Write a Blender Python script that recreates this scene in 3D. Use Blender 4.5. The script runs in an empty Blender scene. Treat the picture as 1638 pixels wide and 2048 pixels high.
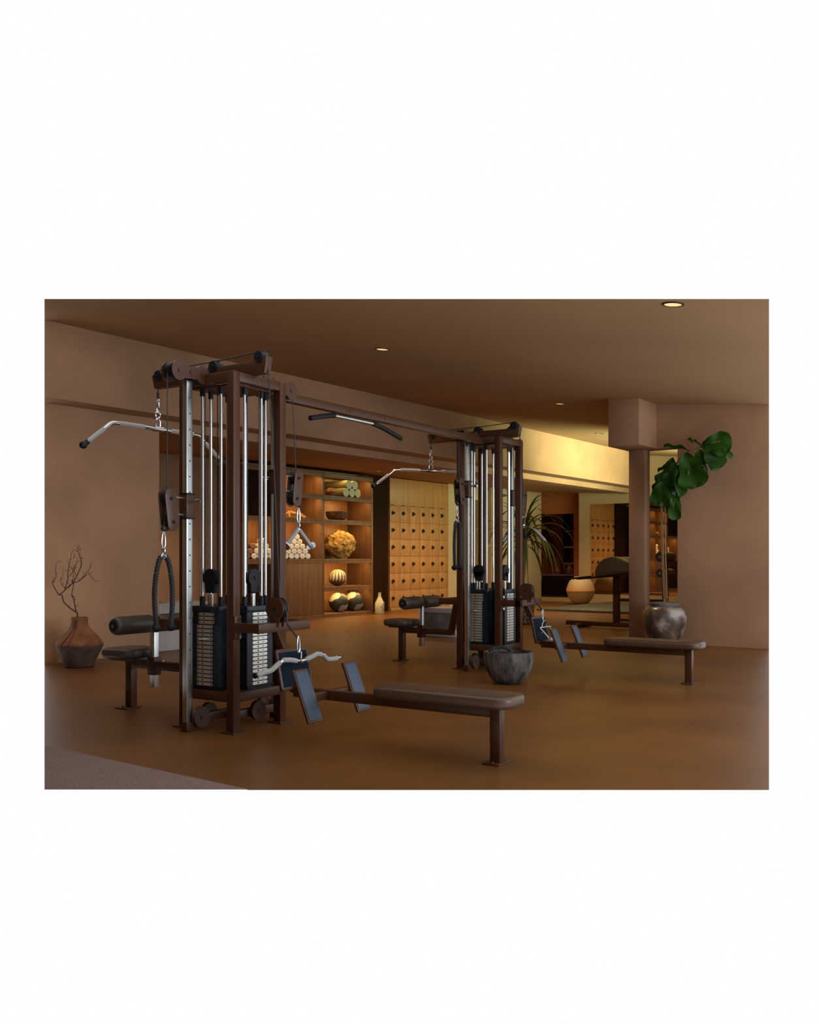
import bpy, bmesh, math, random
from mathutils import Vector, Matrix
random.seed(7)
C = bpy.context.scene.collection
SC = bpy.context.scene
PI = math.pi

# ------------------------------------------------------------------ camera
F_PX, CX, HZ, EYE = 1850.0, 819.0, 1114.0, 1.1
YAW = math.atan2(2195 - CX, F_PX)                 # room X axis lies this far right of the view axis
cam = bpy.data.cameras.new('camera')
cam_o = bpy.data.objects.new('camera', cam); C.objects.link(cam_o)
cam.sensor_fit = 'HORIZONTAL'; cam.sensor_width = 36.0
cam.lens = 36.0 * F_PX / 1638.0
cam.shift_y = (HZ - 1024.0) / 1638.0
cam.clip_end = 200
cam_o.location = (0, 0, EYE)
cam_o.rotation_euler = (PI / 2, 0, YAW - PI / 2)
SC.camera = cam_o

# ------------------------------------------------------------------ world, lights, exposure
SC.view_settings.view_transform = 'Standard'
SC.view_settings.look = 'None'
SC.view_settings.exposure = 0.0
SC.view_settings.gamma = 1.0
SC.view_settings.use_curve_mapping = False
w = bpy.data.worlds.new('world'); SC.world = w; w.use_nodes = True
bg = w.node_tree.nodes['Background']
bg.inputs[0].default_value = (1.0, 1.0, 1.0, 1); bg.inputs[1].default_value = 1.0

def look_rot(d):
    return Vector(d).to_track_quat('-Z', 'Y').to_euler()
def area(name, loc, d, sx, sy, power, col):
    l = bpy.data.lights.new(name, 'AREA'); l.shape = 'RECTANGLE'; l.size = sx; l.size_y = sy
    l.energy = power; l.color = col
    o = bpy.data.objects.new(name, l); o.location = loc; o.rotation_euler = look_rot(d); C.objects.link(o); return o
def spot(name, loc, d, power, col, ang=80, blend=0.6, r=0.04):
    l = bpy.data.lights.new(name, 'SPOT'); l.energy = power; l.color = col
    l.spot_size = math.radians(ang); l.spot_blend = blend; l.shadow_soft_size = r
    o = bpy.data.objects.new(name, l); o.location = loc; o.rotation_euler = look_rot(d); C.objects.link(o); return o
WARM = (1.0, 0.72, 0.38); GOLD = (1.0, 0.80, 0.42)
# added area light, no window behind it, washing the end of the bulkhead
WASH = (0.86, 1.0, 0.56)
area('bulkhead_wash_light', (17.2, 5.4, 2.35), (0.0, 1, 0.5), 3.6, 1.0, 180, WASH).data.spread = math.radians(110)
# cool daylight from the room's window wall, out of frame to the right
area('window_light', (6.5, -4.5, 1.9), (0.0, 1, 0.06), 6.0, 2.4, 150, (0.78, 0.90, 1.0)).data.spread = math.radians(120)
# downlights in front of the shelving and lockers
spot('shelf_downlight', (13.6, 9.7, 2.60), (0, 0.1, -1), 260, WARM, 150, 1.0, .1)
spot('shelf_downlight', (15.7, 9.6, 2.60), (0, 0.15, -1), 400, WARM, 150, 1.0, .1)
spot('shelf_downlight', (11.4, 9.9, 2.58), (0, 0, -1), 120, WARM, 150, 1.0, .1)
spot('shelf_downlight', (8.6, 10.0, 2.58), (0, 0.2, -1), 90, WARM, 140, 1.0, .1)
spot('far_downlight', (18.6, 9.3, 2.55), (0, 0, -1), 180, WARM, 140, 1.0, .1)
# ceiling downlights of the main room
spot('ceiling_downlight', (7.25, 5.73, 3.12), (0, 0, -1), 60, WARM, 100, 1.0)
spot('ceiling_downlight', (6.18, 2.34, 2.80), (0, 0, -1), 50, WARM, 100, 1.0)
spot('ceiling_downlight', (11.34, 5.88, 3.15), (0, 0, -1), 160, WARM, 110, 1.0)
spot('ceiling_downlight', (4.9, 7.0, 3.2), (0.05, 0.12, -1), 60, WARM, 90, 1.0)

# ------------------------------------------------------------------ materials
def mat(name, col, rough=0.6, metal=0.0, var=0.0, scale=4.0, stretch=(1, 1, 1), bump=0.0, bscale=40.0, col2=None, emit=None, estr=0.0, spec=0.5, detail=6.0, coat=0.0, col3=None, band=0.18):
    m = bpy.data.materials.new(name); m.use_nodes = True
    nt = m.node_tree; b = nt.nodes['Principled BSDF']
    b.inputs['Base Color'].default_value = (*col, 1)
    b.inputs['Roughness'].default_value = rough; b.inputs['Metallic'].default_value = metal
    b.inputs['Specular IOR Level'].default_value = spec
    b.inputs['Coat Weight'].default_value = coat
    if var > 0 or col2 or bump > 0:
        tc = nt.nodes.new('ShaderNodeTexCoord'); mp = nt.nodes.new('ShaderNodeMapping')
        mp.inputs['Scale'].default_value = stretch
        nt.links.new(tc.outputs['Object'], mp.inputs['Vector'])
    if var > 0 or col2:
        n = nt.nodes.new('ShaderNodeTexNoise'); n.inputs['Scale'].default_value = scale; n.inputs['Detail'].default_value = detail
        nt.links.new(mp.outputs[0], n.inputs['Vector'])
        r = nt.nodes.new('ShaderNodeValToRGB')
        c2 = col2 or tuple(c * (1 - var) for c in col)
        c1 = col if col2 else tuple(min(1, c * (1 + var)) for c in col)
        r.color_ramp.elements[0].position = .5 - band; r.color_ramp.elements[1].position = .5 + band
        r.color_ramp.elements[0].color = (*c2, 1); r.color_ramp.elements[1].color = (*c1, 1)
        if col3:
            e_ = r.color_ramp.elements.new(.5); e_.color = (*col3, 1)
        nt.links.new(n.outputs[0], r.inputs[0]); nt.links.new(r.outputs[0], b.inputs['Base Color'])
    if bump > 0:
        n2 = nt.nodes.new('ShaderNodeTexNoise'); n2.inputs['Scale'].default_value = bscale; n2.inputs['Detail'].default_value = 4
        nt.links.new(mp.outputs[0], n2.inputs['Vector'])
        bp = nt.nodes.new('ShaderNodeBump'); bp.inputs['Strength'].default_value = bump; bp.inputs['Distance'].default_value = 0.02
        nt.links.new(n2.outputs[0], bp.inputs['Height']); nt.links.new(bp.outputs[0], b.inputs['Normal'])
    if emit:
        b.inputs['Emission Color'].default_value = (*emit, 1); b.inputs['Emission Strength'].default_value = estr
    return m
M = {}
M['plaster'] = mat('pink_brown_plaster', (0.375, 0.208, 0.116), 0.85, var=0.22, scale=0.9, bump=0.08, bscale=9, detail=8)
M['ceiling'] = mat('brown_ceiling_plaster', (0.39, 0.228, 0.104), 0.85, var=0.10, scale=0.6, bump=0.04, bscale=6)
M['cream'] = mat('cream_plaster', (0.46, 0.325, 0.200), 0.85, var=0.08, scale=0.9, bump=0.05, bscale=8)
M['red_wall'] = mat('rust_red_plaster', (0.30, 0.085, 0.02), 0.85, var=0.12, scale=1.2)
M['floor'] = mat('brown_cork_floor', (0.145, 0.055, 0.0105), 0.40, var=0.2, scale=1.3, bump=0.05, bscale=160, detail=10, spec=0.35)
M['paving'] = mat('pinkish_grey_speckled_paving', (0.20, 0.125, 0.105), 0.8, var=0.4, scale=150, bump=0.2, bscale=150, detail=2)
M['frame'] = mat('brown_powder_coated_steel', (0.060, 0.022, 0.008), 0.36, 0.0, bump=0.02, bscale=300, spec=0.32)
M['plate_brown'] = mat('brown_pulley_steel', (0.062, 0.024, 0.011), 0.38, 0.0, spec=0.4)
M['chrome'] = mat('chromed_steel', (0.62, 0.65, 0.66), 0.14, 1.0)
M['satin'] = mat('satin_steel', (0.62, 0.66, 0.66), 0.32, 1.0, bump=0.02, bscale=60, stretch=(1, 1, 0.05))
M['knurl'] = mat('knurled_steel', (0.55, 0.55, 0.54), 0.45, 1.0, bump=0.6, bscale=420)
M['black'] = mat('black_plastic', (0.008, 0.009, 0.011), 0.5, spec=0.25)
M['stack'] = mat('black_steel_plate', (0.006, 0.011, 0.020), 0.30, 0.0, spec=0.4)
M['label'] = mat('brushed_label_strip', (0.72, 0.72, 0.66), 0.32, 0.8)
M['ink'] = mat('dark_ink', (0.02, 0.02, 0.02), 0.6)
M['cable'] = mat('black_cable', (0.015, 0.014, 0.013), 0.5)
M['leather'] = mat('brown_upholstery', (0.075, 0.038, 0.020), 0.36, bump=0.05, bscale=220, spec=0.5)
M['leather_dark'] = mat('dark_grey_upholstery', (0.060, 0.045, 0.036), 0.40, bump=0.05, bscale=220)
M['rubber'] = mat('blue_grey_rubber', (0.030, 0.052, 0.085), 0.42, bump=0.15, bscale=250)
M['rubber_dark'] = mat('blue_black_rubber', (0.002, 0.009, 0.020), 0.6, spec=0.08)
M['rope'] = mat('black_braided_rope', (0.012, 0.012, 0.014), 0.55, bump=0.2, bscale=300, col2=(0.028, 0.028, 0.032))
M['clay'] = mat('dark_clay', (0.19, 0.068, 0.022), 0.8, var=0.35, scale=9, bump=0.25, bscale=30)
M['clay_dark'] = mat('burnt_clay', (0.070, 0.034, 0.024), 0.8, var=0.3, scale=12, bump=0.25, bscale=40)
M['twig'] = mat('dry_twig', (0.060, 0.022, 0.012), 0.8)
M['bowl'] = mat('rough_grey_wood', (0.13, 0.105, 0.098), 0.75, col2=(0.022, 0.017, 0.016), scale=6, stretch=(2.2, 2.2, 0.9), band=.12, bump=0.5, bscale=18)
M['urn'] = mat('weathered_glazed_clay', (0.42, 0.37, 0.33), 0.3, col2=(0.045, 0.038, 0.042), col3=(0.135, 0.085, 0.060), scale=4.5, bump=0.1, bscale=20, detail=9, band=.13)
M['leaf'] = mat('dark_green_leaf', (0.020, 0.070, 0.006), 0.5, var=0.4, scale=6, spec=0.2)
M['palm'] = mat('strappy_green_leaf', (0.22, 0.25, 0.03), 0.45, col2=(0.06, 0.13, 0.016), scale=3)
M['cane'] = mat('pale_cane', (0.30, 0.17, 0.08), 0.7)
M['oak'] = mat('warm_oak_veneer', (0.42, 0.195, 0.070), 0.5, col2=(0.30, 0.130, 0.042), scale=2.2, stretch=(9, 9, 0.35), bump=0.04, bscale=30)
M['walnut'] = mat('walnut_veneer', (0.20, 0.095, 0.042), 0.5, col2=(0.12, 0.055, 0.024), scale=2.4, stretch=(10, 10, 0.35))
M['dark_wood'] = mat('dark_stained_wood', (0.020, 0.006, 0.002), 0.75, spec=0.1, var=0.2, scale=2, stretch=(8, 8, 0.4))
M['towel_white'] = mat('cream_towelling', (0.90, 0.88, 0.82), 0.95, bump=0.4, bscale=180)
M['towel_brown'] = mat('tan_towelling', (0.34, 0.20, 0.12), 0.95, bump=0.4, bscale=180)
M['mat_green'] = mat('olive_foam_mat', (0.13, 0.115, 0.04), 0.75)
M['mat_end'] = mat('pale_mat_end', (0.55, 0.53, 0.36), 0.8)
M['sponge'] = mat('sea_sponge', (0.55, 0.36, 0.11), 0.95, col2=(0.20, 0.09, 0.015), scale=14, bump=1.0, bscale=26)
M['ball_black'] = mat('black_leather_ball', (0.022, 0.022, 0.020), 0.45)
M['ball_cream'] = mat('cream_leather_panel', (0.55, 0.50, 0.36), 0.5)
M['ball_grey'] = mat('grey_leather_panel', (0.26, 0.26, 0.27), 0.5)
M['bowl_brown'] = mat('speckled_brown_ceramic', (0.16, 0.07, 0.028), 0.5, col2=(0.05, 0.02, 0.010), scale=22)
M['stone_white'] = mat('white_marble', (0.52, 0.47, 0.44), 0.5, col2=(0.36, 0.30, 0.28), scale=2.5, detail=10, bump=0.1, bscale=10)
M['stone_grey'] = mat('rough_grey_stone', (0.20, 0.19, 0.175), 0.85, col2=(0.11, 0.10, 0.095), scale=5, bump=0.4, bscale=22)
M['bottle'] = mat('cream_glazed_ceramic', (0.60, 0.54, 0.38), 0.4)
M['bottle_ink'] = mat('brushed_green_glaze', (0.10, 0.11, 0.05), 0.5)
M['orb'] = mat('pale_terracotta', (0.50, 0.35, 0.225), 0.75, var=0.08, scale=3)
M['orb_band'] = mat('orange_glazed_band', (0.75, 0.25, 0.05), 0.55)
M['mirror'] = mat('mirror_glass', (0.52, 0.43, 0.30), 0.015, 1.0)
M['mat_grey'] = mat('grey_green_gym_mat', (0.055, 0.056, 0.045), 0.55, bump=0.1, bscale=200)
M['mosaic'] = mat('speckled_mosaic', (0.40, 0.36, 0.26), 0.5, col2=(0.05, 0.045, 0.03), scale=40, detail=0)
M['soil'] = mat('dark_soil', (0.02, 0.014, 0.010), 0.95)
M['lamp_trim'] = mat('black_lamp_baffle', (0.02, 0.015, 0.01), 0.4)
M['lamp_on'] = mat('lit_lamp_reflector', (0.9, 0.75, 0.45), 0.3, emit=(1.0, 0.60, 0.22), estr=1.0)
M['led'] = mat('lit_strip_diffuser', (0.9, 0.75, 0.45), 0.4, emit=(1.0, 0.60, 0.18), estr=2.2)

# ------------------------------------------------------------------ mesh helpers
class MB:
    def __init__(s): s.bm = bmesh.new(); s.mi = 0
    def _tag(s, faces):
        for f in faces: f.material_index = s.mi
    def _add(s, tmp, mx=None):
        if mx is not None: tmp.transform(mx)
        vm = {v: s.bm.verts.new(v.co) for v in tmp.verts}
        for f in tmp.faces:
            try:
                nf = s.bm.faces.new([vm[v] for v in f.verts]); nf.material_index = s.mi
            except ValueError: pass
        tmp.free()
    def box(s, a, b, bev=0.0, seg=2, mx=None):
        t = bmesh.new(); a = Vector(a); b = Vector(b)
        bmesh.ops.create_cube(t, size=1.0)
        d = b - a
        for v in t.verts: v.co = Vector((v.co.x * d.x, v.co.y * d.y, v.co.z * d.z)) + (a + b) / 2
        if bev > 0:
            bmesh.ops.bevel(t, geom=t.edges[:] , offset=bev, segments=seg, affect='EDGES', profile=0.5)
        s._add(t, mx); return s
    def rbox(s, a, b, r, bev=0.0, seg=6, bseg=3, axis='z'):
        """plan-rounded slab along z with softened top and bottom edges"""
        a = Vector(a); b = Vector(b); pts = []
        for cx, cy, t0 in ((b.x - r, b.y - r, 0), (a.x + r, b.y - r, PI / 2), (a.x + r, a.y + r, PI), (b.x - r, a.y + r, 3 * PI / 2)):
            for i in range(seg + 1):
                t = t0 + PI / 2 * i / seg; pts.append((cx + r * math.cos(t), cy + r * math.sin(t)))
        return s.slab(pts, a.z, b.z, bev, bseg)
    def slab(s, pts, z0, z1, bev=0.0, bseg=3, mx=None):
        t = bmesh.new()
        vs = [t.verts.new((x, y, z0)) for x, y in pts]; f = t.faces.new(vs)
        r = bmesh.ops.extrude_face_region(t, geom=[f])
        for v in r['geom']:
            if isinstance(v, bmesh.types.BMVert): v.co.z = z1
        bmesh.ops.recalc_face_normals(t, faces=t.faces)
        if bev > 0:
            es = [e for e in t.edges if abs(e.verts[0].co.z - e.verts[1].co.z) < 1e-6]
            bmesh.ops.bevel(t, geom=es, offset=bev, segments=bseg, affect='EDGES', profile=0.5)
        s._add(t, mx); return s
    def prism(s, pts, axis, lo, hi, bev=0.0):
        """polygon in the plane across axis, extruded along axis from lo to hi"""
        mx = {'x': Matrix(((0, 0, 1, 0), (1, 0, 0, 0), (0, 1, 0, 0), (0, 0, 0, 1))),     # (u,v)->(y,z)
              'y': Matrix(((1, 0, 0, 0), (0, 0, 1, 0), (0, 1, 0, 0), (0, 0, 0, 1))),     # (u,v)->(x,z)
              'z': Matrix.Identity(4)}[axis]
        return s.slab(pts, lo, hi, bev, 2, mx)
    def cyl(s, p, q, r, n=16, r2=None, caps=True):
        p = Vector(p); q = Vector(q); d = q - p
        t = bmesh.new()
        bmesh.ops.create_cone(t, cap_ends=caps, segments=n, radius1=r, radius2=r if r2 is None else r2, depth=d.length)
        s._add(t, Matrix.Translation((p + q) / 2) @ d.to_track_quat('Z', 'Y').to_matrix().to_4x4()); return s
    def bar(s, p, q, wx, wz, bev=0.004, up=(0, 0, 1)):
        """rectangular tube from p to q, wx across, wz in the up direction"""
        p = Vector(p); q = Vector(q); d = (q - p); L = d.length; d.normalize()
        u = Vector(up); x = d.cross(u)
        if x.length < 1e-4: x = d.cross(Vector((0, 1, 0)))
        x.normalize(); z = x.cross(d)
        mx = Matrix(((x.x, d.x, z.x, 0), (x.y, d.y, z.y, 0), (x.z, d.z, z.z, 0), (0, 0, 0, 1)))
        return s.box((-wx / 2, 0, -wz / 2), (wx / 2, L, wz / 2), bev, mx=Matrix.Translation(p) @ mx)
    def ball(s, c, r, sc=(1, 1, 1), u=20, v=12):
        t = bmesh.new(); bmesh.ops.create_uvsphere(t, u_segments=u, v_segments=v, radius=r)
        s._add(t, Matrix.Translation(c) @ Matrix.Diagonal((*sc, 1))); return s
    def tube(s, path, r, n=10, closed=False, radii=None):
        P = [Vector(p) for p in path]; m = len(P); t = bmesh.new(); rings = []
        prev = None
        for i, p in enumerate(P):
            if closed: d = P[(i + 1) % m] - P[i - 1]
            else: d = P[min(i + 1, m - 1)] - P[max(i - 1, 0)]
            d.normalize()
            if prev is None:
                a = Vector((0, 0, 1)) if abs(d.z) < 0.9 else Vector((1, 0, 0))
                x = d.cross(a).normalized()
            else:
                x = (prev - d * prev.dot(d))
                x = x.normalized() if x.length > 1e-6 else d.orthogonal().normalized()
            prev = x; y = d.cross(x); rr = radii[i] if radii else r
            rings.append([t.verts.new(p + (x * math.cos(2 * PI * k / n) + y * math.sin(2 * PI * k / n)) * rr) for k in range(n)])
        for i in range(m if closed else m - 1):
            A, B = rings[i], rings[(i + 1) % m]
            for k in range(n): t.faces.new((A[k], A[(k + 1) % n], B[(k + 1) % n], B[k]))
        if not closed:
            t.faces.new(rings[0][::-1]); t.faces.new(rings[-1])
        bmesh.ops.recalc_face_normals(t, faces=t.faces)
        s._add(t); return s
    def lathe(s, prof, c=(0, 0, 0), n=40, wob=0.0, cap=True):
        t = bmesh.new(); rings = []
        for j, (r, z) in enumerate(prof):
            rings.append([t.verts.new((max(r, 1e-4) * math.cos(2 * PI * k / n) * (1 + wob * math.sin(3 * 2 * PI * k / n + j * .7)),
                                       max(r, 1e-4) * math.sin(2 * PI * k / n) * (1 + wob * math.cos(2 * 2 * PI * k / n + j * .4)), z)) for k in range(n)])
        for A, B in zip(rings, rings[1:]):
            for k in range(n): t.faces.new((A[k], A[(k + 1) % n], B[(k + 1) % n], B[k]))
        if cap:
            t.faces.new(rings[0][::-1]); t.faces.new(rings[-1])
        bmesh.ops.recalc_face_normals(t, faces=t.faces)
        s._add(t, Matrix.Translation(c)); return s
    def disc(s, c, normal, r, th, n=28):
        nn = Vector(normal).normalized(); c = Vector(c)
        return s.cyl(c - nn * th / 2, c + nn * th / 2, r, n)

BASE = {}
def root_of(o):
    while o.parent: o = o.parent
    return o
def obj(name, mb, m, parent=None, at=None, smooth=35):
    """link the mesh; coordinates of mb are in the frame of the thing's builder, shifted so the thing's base is the origin"""
    off = Vector((0, 0, 0))
    if parent is not None: off = BASE.get(root_of(parent).name, off)
    elif at is not None: off = Vector(at)
    me = bpy.data.meshes.new(name)
    bm = mb.bm
    bmesh.ops.recalc_face_normals(bm, faces=bm.faces)
    bm.transform(Matrix.Translation(-off)); bm.to_mesh(me); bm.free()
    ms = m if isinstance(m, (list, tuple)) else [m]
    for k in ms: me.materials.append(M[k])
    if smooth:
        me.shade_smooth(); me.set_sharp_from_angle(angle=math.radians(smooth))
    o = bpy.data.objects.new(name, me); C.objects.link(o)
    if parent is not None: o.parent = parent
    elif at is not None: o.location = at
    return o
def tag(o, label, cat, group=None):
    o['label'] = label; o['category'] = cat
    if group: o['group'] = group
    return o
def struct(name, mb, m, smooth=35):
    o = obj(name, mb, m, smooth=smooth); o['kind'] = 'structure'; return o
GYM = math.radians(3.8)
T1 = Vector((4.237, 4.037, 0)); T2 = Vector((7.897, 4.067, 0))
def gym_world(t, p):
    v = Matrix.Rotation(GYM, 3, 'Z') @ (t + Vector((p[0], p[1], 0))); return Vector((v.x, v.y, p[2]))
def thing(name, label, cat, base=(0, 0, 0), rotz=0.0, group=None, tower=None):
    o = bpy.data.objects.new(name, None); C.objects.link(o); o.empty_display_size = 0.1
    base = Vector(base)
    if tower is not None:
        BASE[o.name] = base; o.location = gym_world(tower, base); o.rotation_euler = (0, 0, GYM)
    else:
        BASE[o.name] = base; o.location = base; o.rotation_euler = (0, 0, rotz)
    return tag(o, label, cat, group)
def dup(o, loc, label, parent=None):
    c = o.copy(); C.objects.link(c)
    if parent is None:
        c.location = loc; c['label'] = label
    else: c.parent = parent
    for ch in o.children: dup(ch, None, None, c)
    return c
def bolt(mb, c, n, r=0.009, th=0.012): mb.disc(c, n, r, th, 8)
def text_mesh(body, size):
    cu = bpy.data.curves.new('t', 'FONT'); cu.body = body; cu.size = size; cu.align_x = 'CENTER'; cu.align_y = 'CENTER'; cu.resolution_u = 1
    o = bpy.data.objects.new('t', cu); C.objects.link(o)
    dg = bpy.context.evaluated_depsgraph_get(); me = bpy.data.meshes.new_from_object(o.evaluated_get(dg))
    bpy.data.objects.remove(o); bpy.data.curves.remove(cu); return me

# ------------------------------------------------------------------ room geometry
FW = Vector((math.cos(YAW), math.sin(YAW))); RT = Vector((math.sin(YAW), -math.cos(YAW)))
def side(px):                                     # plan direction of a sight line, per metre of depth
    return FW + RT * ((px - CX) / F_PX)
SL, SR = side(89), side(1538)                     # where the photographed part of the room ends, left and right
def at_x(d, X): return (X, X * d.y / d.x)
def at_y(d, Y): return (Y * d.x / d.y, Y)
D0 = EYE * F_PX / (1580 - HZ)                     # nearest floor shown
YW, YB, YBACK, XR, XM = 8.65, 8.32, 11.90, 11.42, 20.35
SOF = 2.68
def zc(y): return 3.436 - 0.10 * (YB - y)         # the ceiling falls towards the right-hand wall
def za(y): return 2.575 + 0.0525 * (y - YW)       # alcove ceiling
def poly_plate(pts, th, sh=.5):                          # plate with given 3d lower/upper outline, thickness th upward
    mb = MB(); t = mb.bm
    a = [t.verts.new(p) for p in pts]; b = [t.verts.new((p[0] + sh * FW.x, p[1] + sh * FW.y, p[2] + th)) for p in pts]
    t.faces.new(a); t.faces.new(b[::-1])
    for i in range(len(pts)):
        j = (i + 1) % len(pts); t.faces.new((a[i], a[j], b[j], b[i]))
    return mb
f0, f1 = SL * D0, SR * D0
XP = 3.05
g = (XP, f0.y + (f1.y - f0.y) * (XP - f0.x) / (f1.x - f0.x))
fl_pts = [g, tuple(f1), at_x(SR, 24.0), (24.0, 12.6), at_y(SL, 12.6), at_x(SL, XP)]
struct('floor', poly_plate([(x, y, 0) for x, y in fl_pts], -0.08), 'floor')
struct('floor', poly_plate([(x, y, 0.002) for x, y in [tuple(f0), g, at_x(SL, XP)]], -0.08), 'paving')
# ceiling, cut where the photograph stops showing it
def ceil_hit(d, row=598):
    t = (HZ - row) / F_PX; k = (3.436 - 0.10 * YB - EYE) / (t - 0.10 * d.y); return (k * d.x, k * d.y)
c0, c1 = ceil_hit(SL), ceil_hit(SR)
cp = [c0, c1, at_x(SR, 20.6), (20.6, YB + .02), at_y(SL, YB + .02)]
struct('ceiling', poly_plate([(x, y, zc(y)) for x, y in cp], 0.12), 'ceiling')
# bulkhead over the alcove
b0, b1 = at_y(SL, YB), at_y(SL, YW + .2)
mb = MB(); mb.slab([b0, (XM + .2, YB), (XM + .2, YW), at_y(SL, YW)], SOF, zc(YB) + 0.02); struct('beam', mb, 'plaster')
mb = MB(); mb.slab([(6.9, YW + .01), (XM + .2, YW + .01), (XM + .2, YW + .3), (6.9, YW + .3)], za(YW), zc(YB)); struct('beam', mb, 'plaster')
ac = [at_y(SL, YW + .05), (XM + 3, YW + .05), (XM + 3, 12.6), at_y(SL, 12.6)]
struct('ceiling', poly_plate([(x, y, za(y)) for x, y in ac], 0.12), 'ceiling')
# left wall and the return at its end
mb = MB(); mb.slab([at_y(SL, YW), (6.81, YW), (6.81, 10.7), (7.75, YBACK), (7.46, YBACK), (6.66, 10.65), (6.62, YW + .2), at_y(SL, YW + .2)], 0, SOF); struct('wall_left', mb, 'plaster')
mb = MB(); mb.slab([(7.5, YBACK), (17.3, YBACK), (17.3, YBACK + .2), (7.62, YBACK + .2)], 0, 2.85); struct('wall_back', mb, 'plaster')
# the room goes on to the left, past the edge of the photograph
S0 = side(-30)
mb = MB(); mb.slab([at_y(S0, YW), (-1.6, YW), (-1.6, YW + .2), at_y(S0, YW + .2)], 0, 3.5); struct('wall_left', mb, 'plaster')
mb = MB(); mb.box((-1.8, -6.0, 0), (-1.6, YW + .2, 3.5)); struct('wall_side', mb, 'plaster')
lp_ = [(-1.6, -1.0), (-.6, -1.0), tuple(S0 * 1.2), at_y(S0, YW), (-1.6, YW)]
struct('floor', poly_plate([(x, y, 0) for x, y in lp_], -.08, 0), 'floor')
struct('ceiling', poly_plate([(x, y, zc(y)) for x, y in lp_], .12, 0), 'ceiling')
# cream wall past the lockers with a shallow door recess
mb = MB()
mb.slab([(17.005, 11.575), (17.35, 11.57), (17.35, 12.1), (17.005, 12.1)], 0, 2.75)
mb.slab([(17.35, 11.72), (18.3, 11.72), (18.3, 12.1), (17.35, 12.1)], 0, 2.75)
mb.slab([(17.35, 11.57), (18.3, 11.57), (18.3, 11.72), (17.35, 11.72)], 2.42, 2.75)
mb.slab([(18.3, 11.25), (20.6, 11.20), (20.6, 12.1), (18.3, 12.1)], 0, 2.75)
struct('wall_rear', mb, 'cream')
mb = MB(); mb.box((17.38, 11.68, 0.0), (18.27, 11.72, 2.40), 0.004); struct('door_1', mb, 'cream')
# rust-red wall with the doorway, beside the mirror wall
mb = MB()
mb.slab([(20.6, 10.30), (20.8, 10.30), (20.8, 11.25), (20.6, 11.25)], 2.17, 2.75)
mb.slab([(20.6, 9.98), (20.8, 9.98), (20.8, 10.30), (20.6, 10.30)], 0, 2.75)
struct('wall_red', mb, 'red_wall')
mb = MB()
mb.slab([(23.4, 9.6), (23.6, 9.6), (23.6, 12.6), (23.4, 12.6)], 0, 2.7)
mb.slab([(20.8, 12.4), (23.6, 12.4), (23.6, 12.6), (20.8, 12.6)], 0, 2.7)
mb.slab([(20.8, 9.6), (23.6, 9.6), (23.6, 9.8), (20.8, 9.8)], 0, 2.7)
struct('wall_inner', mb, 'red_wall')
mb = MB(); mb.box((20.57, 10.3, 0), (20.6, 11.2, 0.10)); struct('trim_1', mb, 'cream')
pm = at_x(SR, XM)
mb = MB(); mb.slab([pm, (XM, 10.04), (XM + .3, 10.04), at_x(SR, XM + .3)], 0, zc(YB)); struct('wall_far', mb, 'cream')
# right wall with its header over the opening, the boxed beam end and the free post
e = at_x(SR, XR)
mb = MB()
mb.slab([e, (XR, 4.266), (XR + .22, 4.266), at_x(SR, XR + .22)], 0, zc(3.0) + .2)
mb.slab([(XR, 4.266), (XR, 4.95), (XR + .22, 4.95), (XR + .22, 4.266)], 2.49, zc(4.6) + .1)
struct('wall_right', mb, 'plaster')
q0, q1 = at_x(SR, XR + .22), at_x(SR, XM)
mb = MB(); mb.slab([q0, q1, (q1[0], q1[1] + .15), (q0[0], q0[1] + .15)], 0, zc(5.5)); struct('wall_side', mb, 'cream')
mb = MB(); mb.box((10.85, 4.54, 2.49), (XR, 4.95, zc(4.95) + .06), 0.006); struct('beam', mb, 'plaster')
mb = MB(); mb.box((XR, 4.70, 0), (XR + .17, 4.92, 2.49), 0.006); struct('column', mb, 'plaster')

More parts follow.
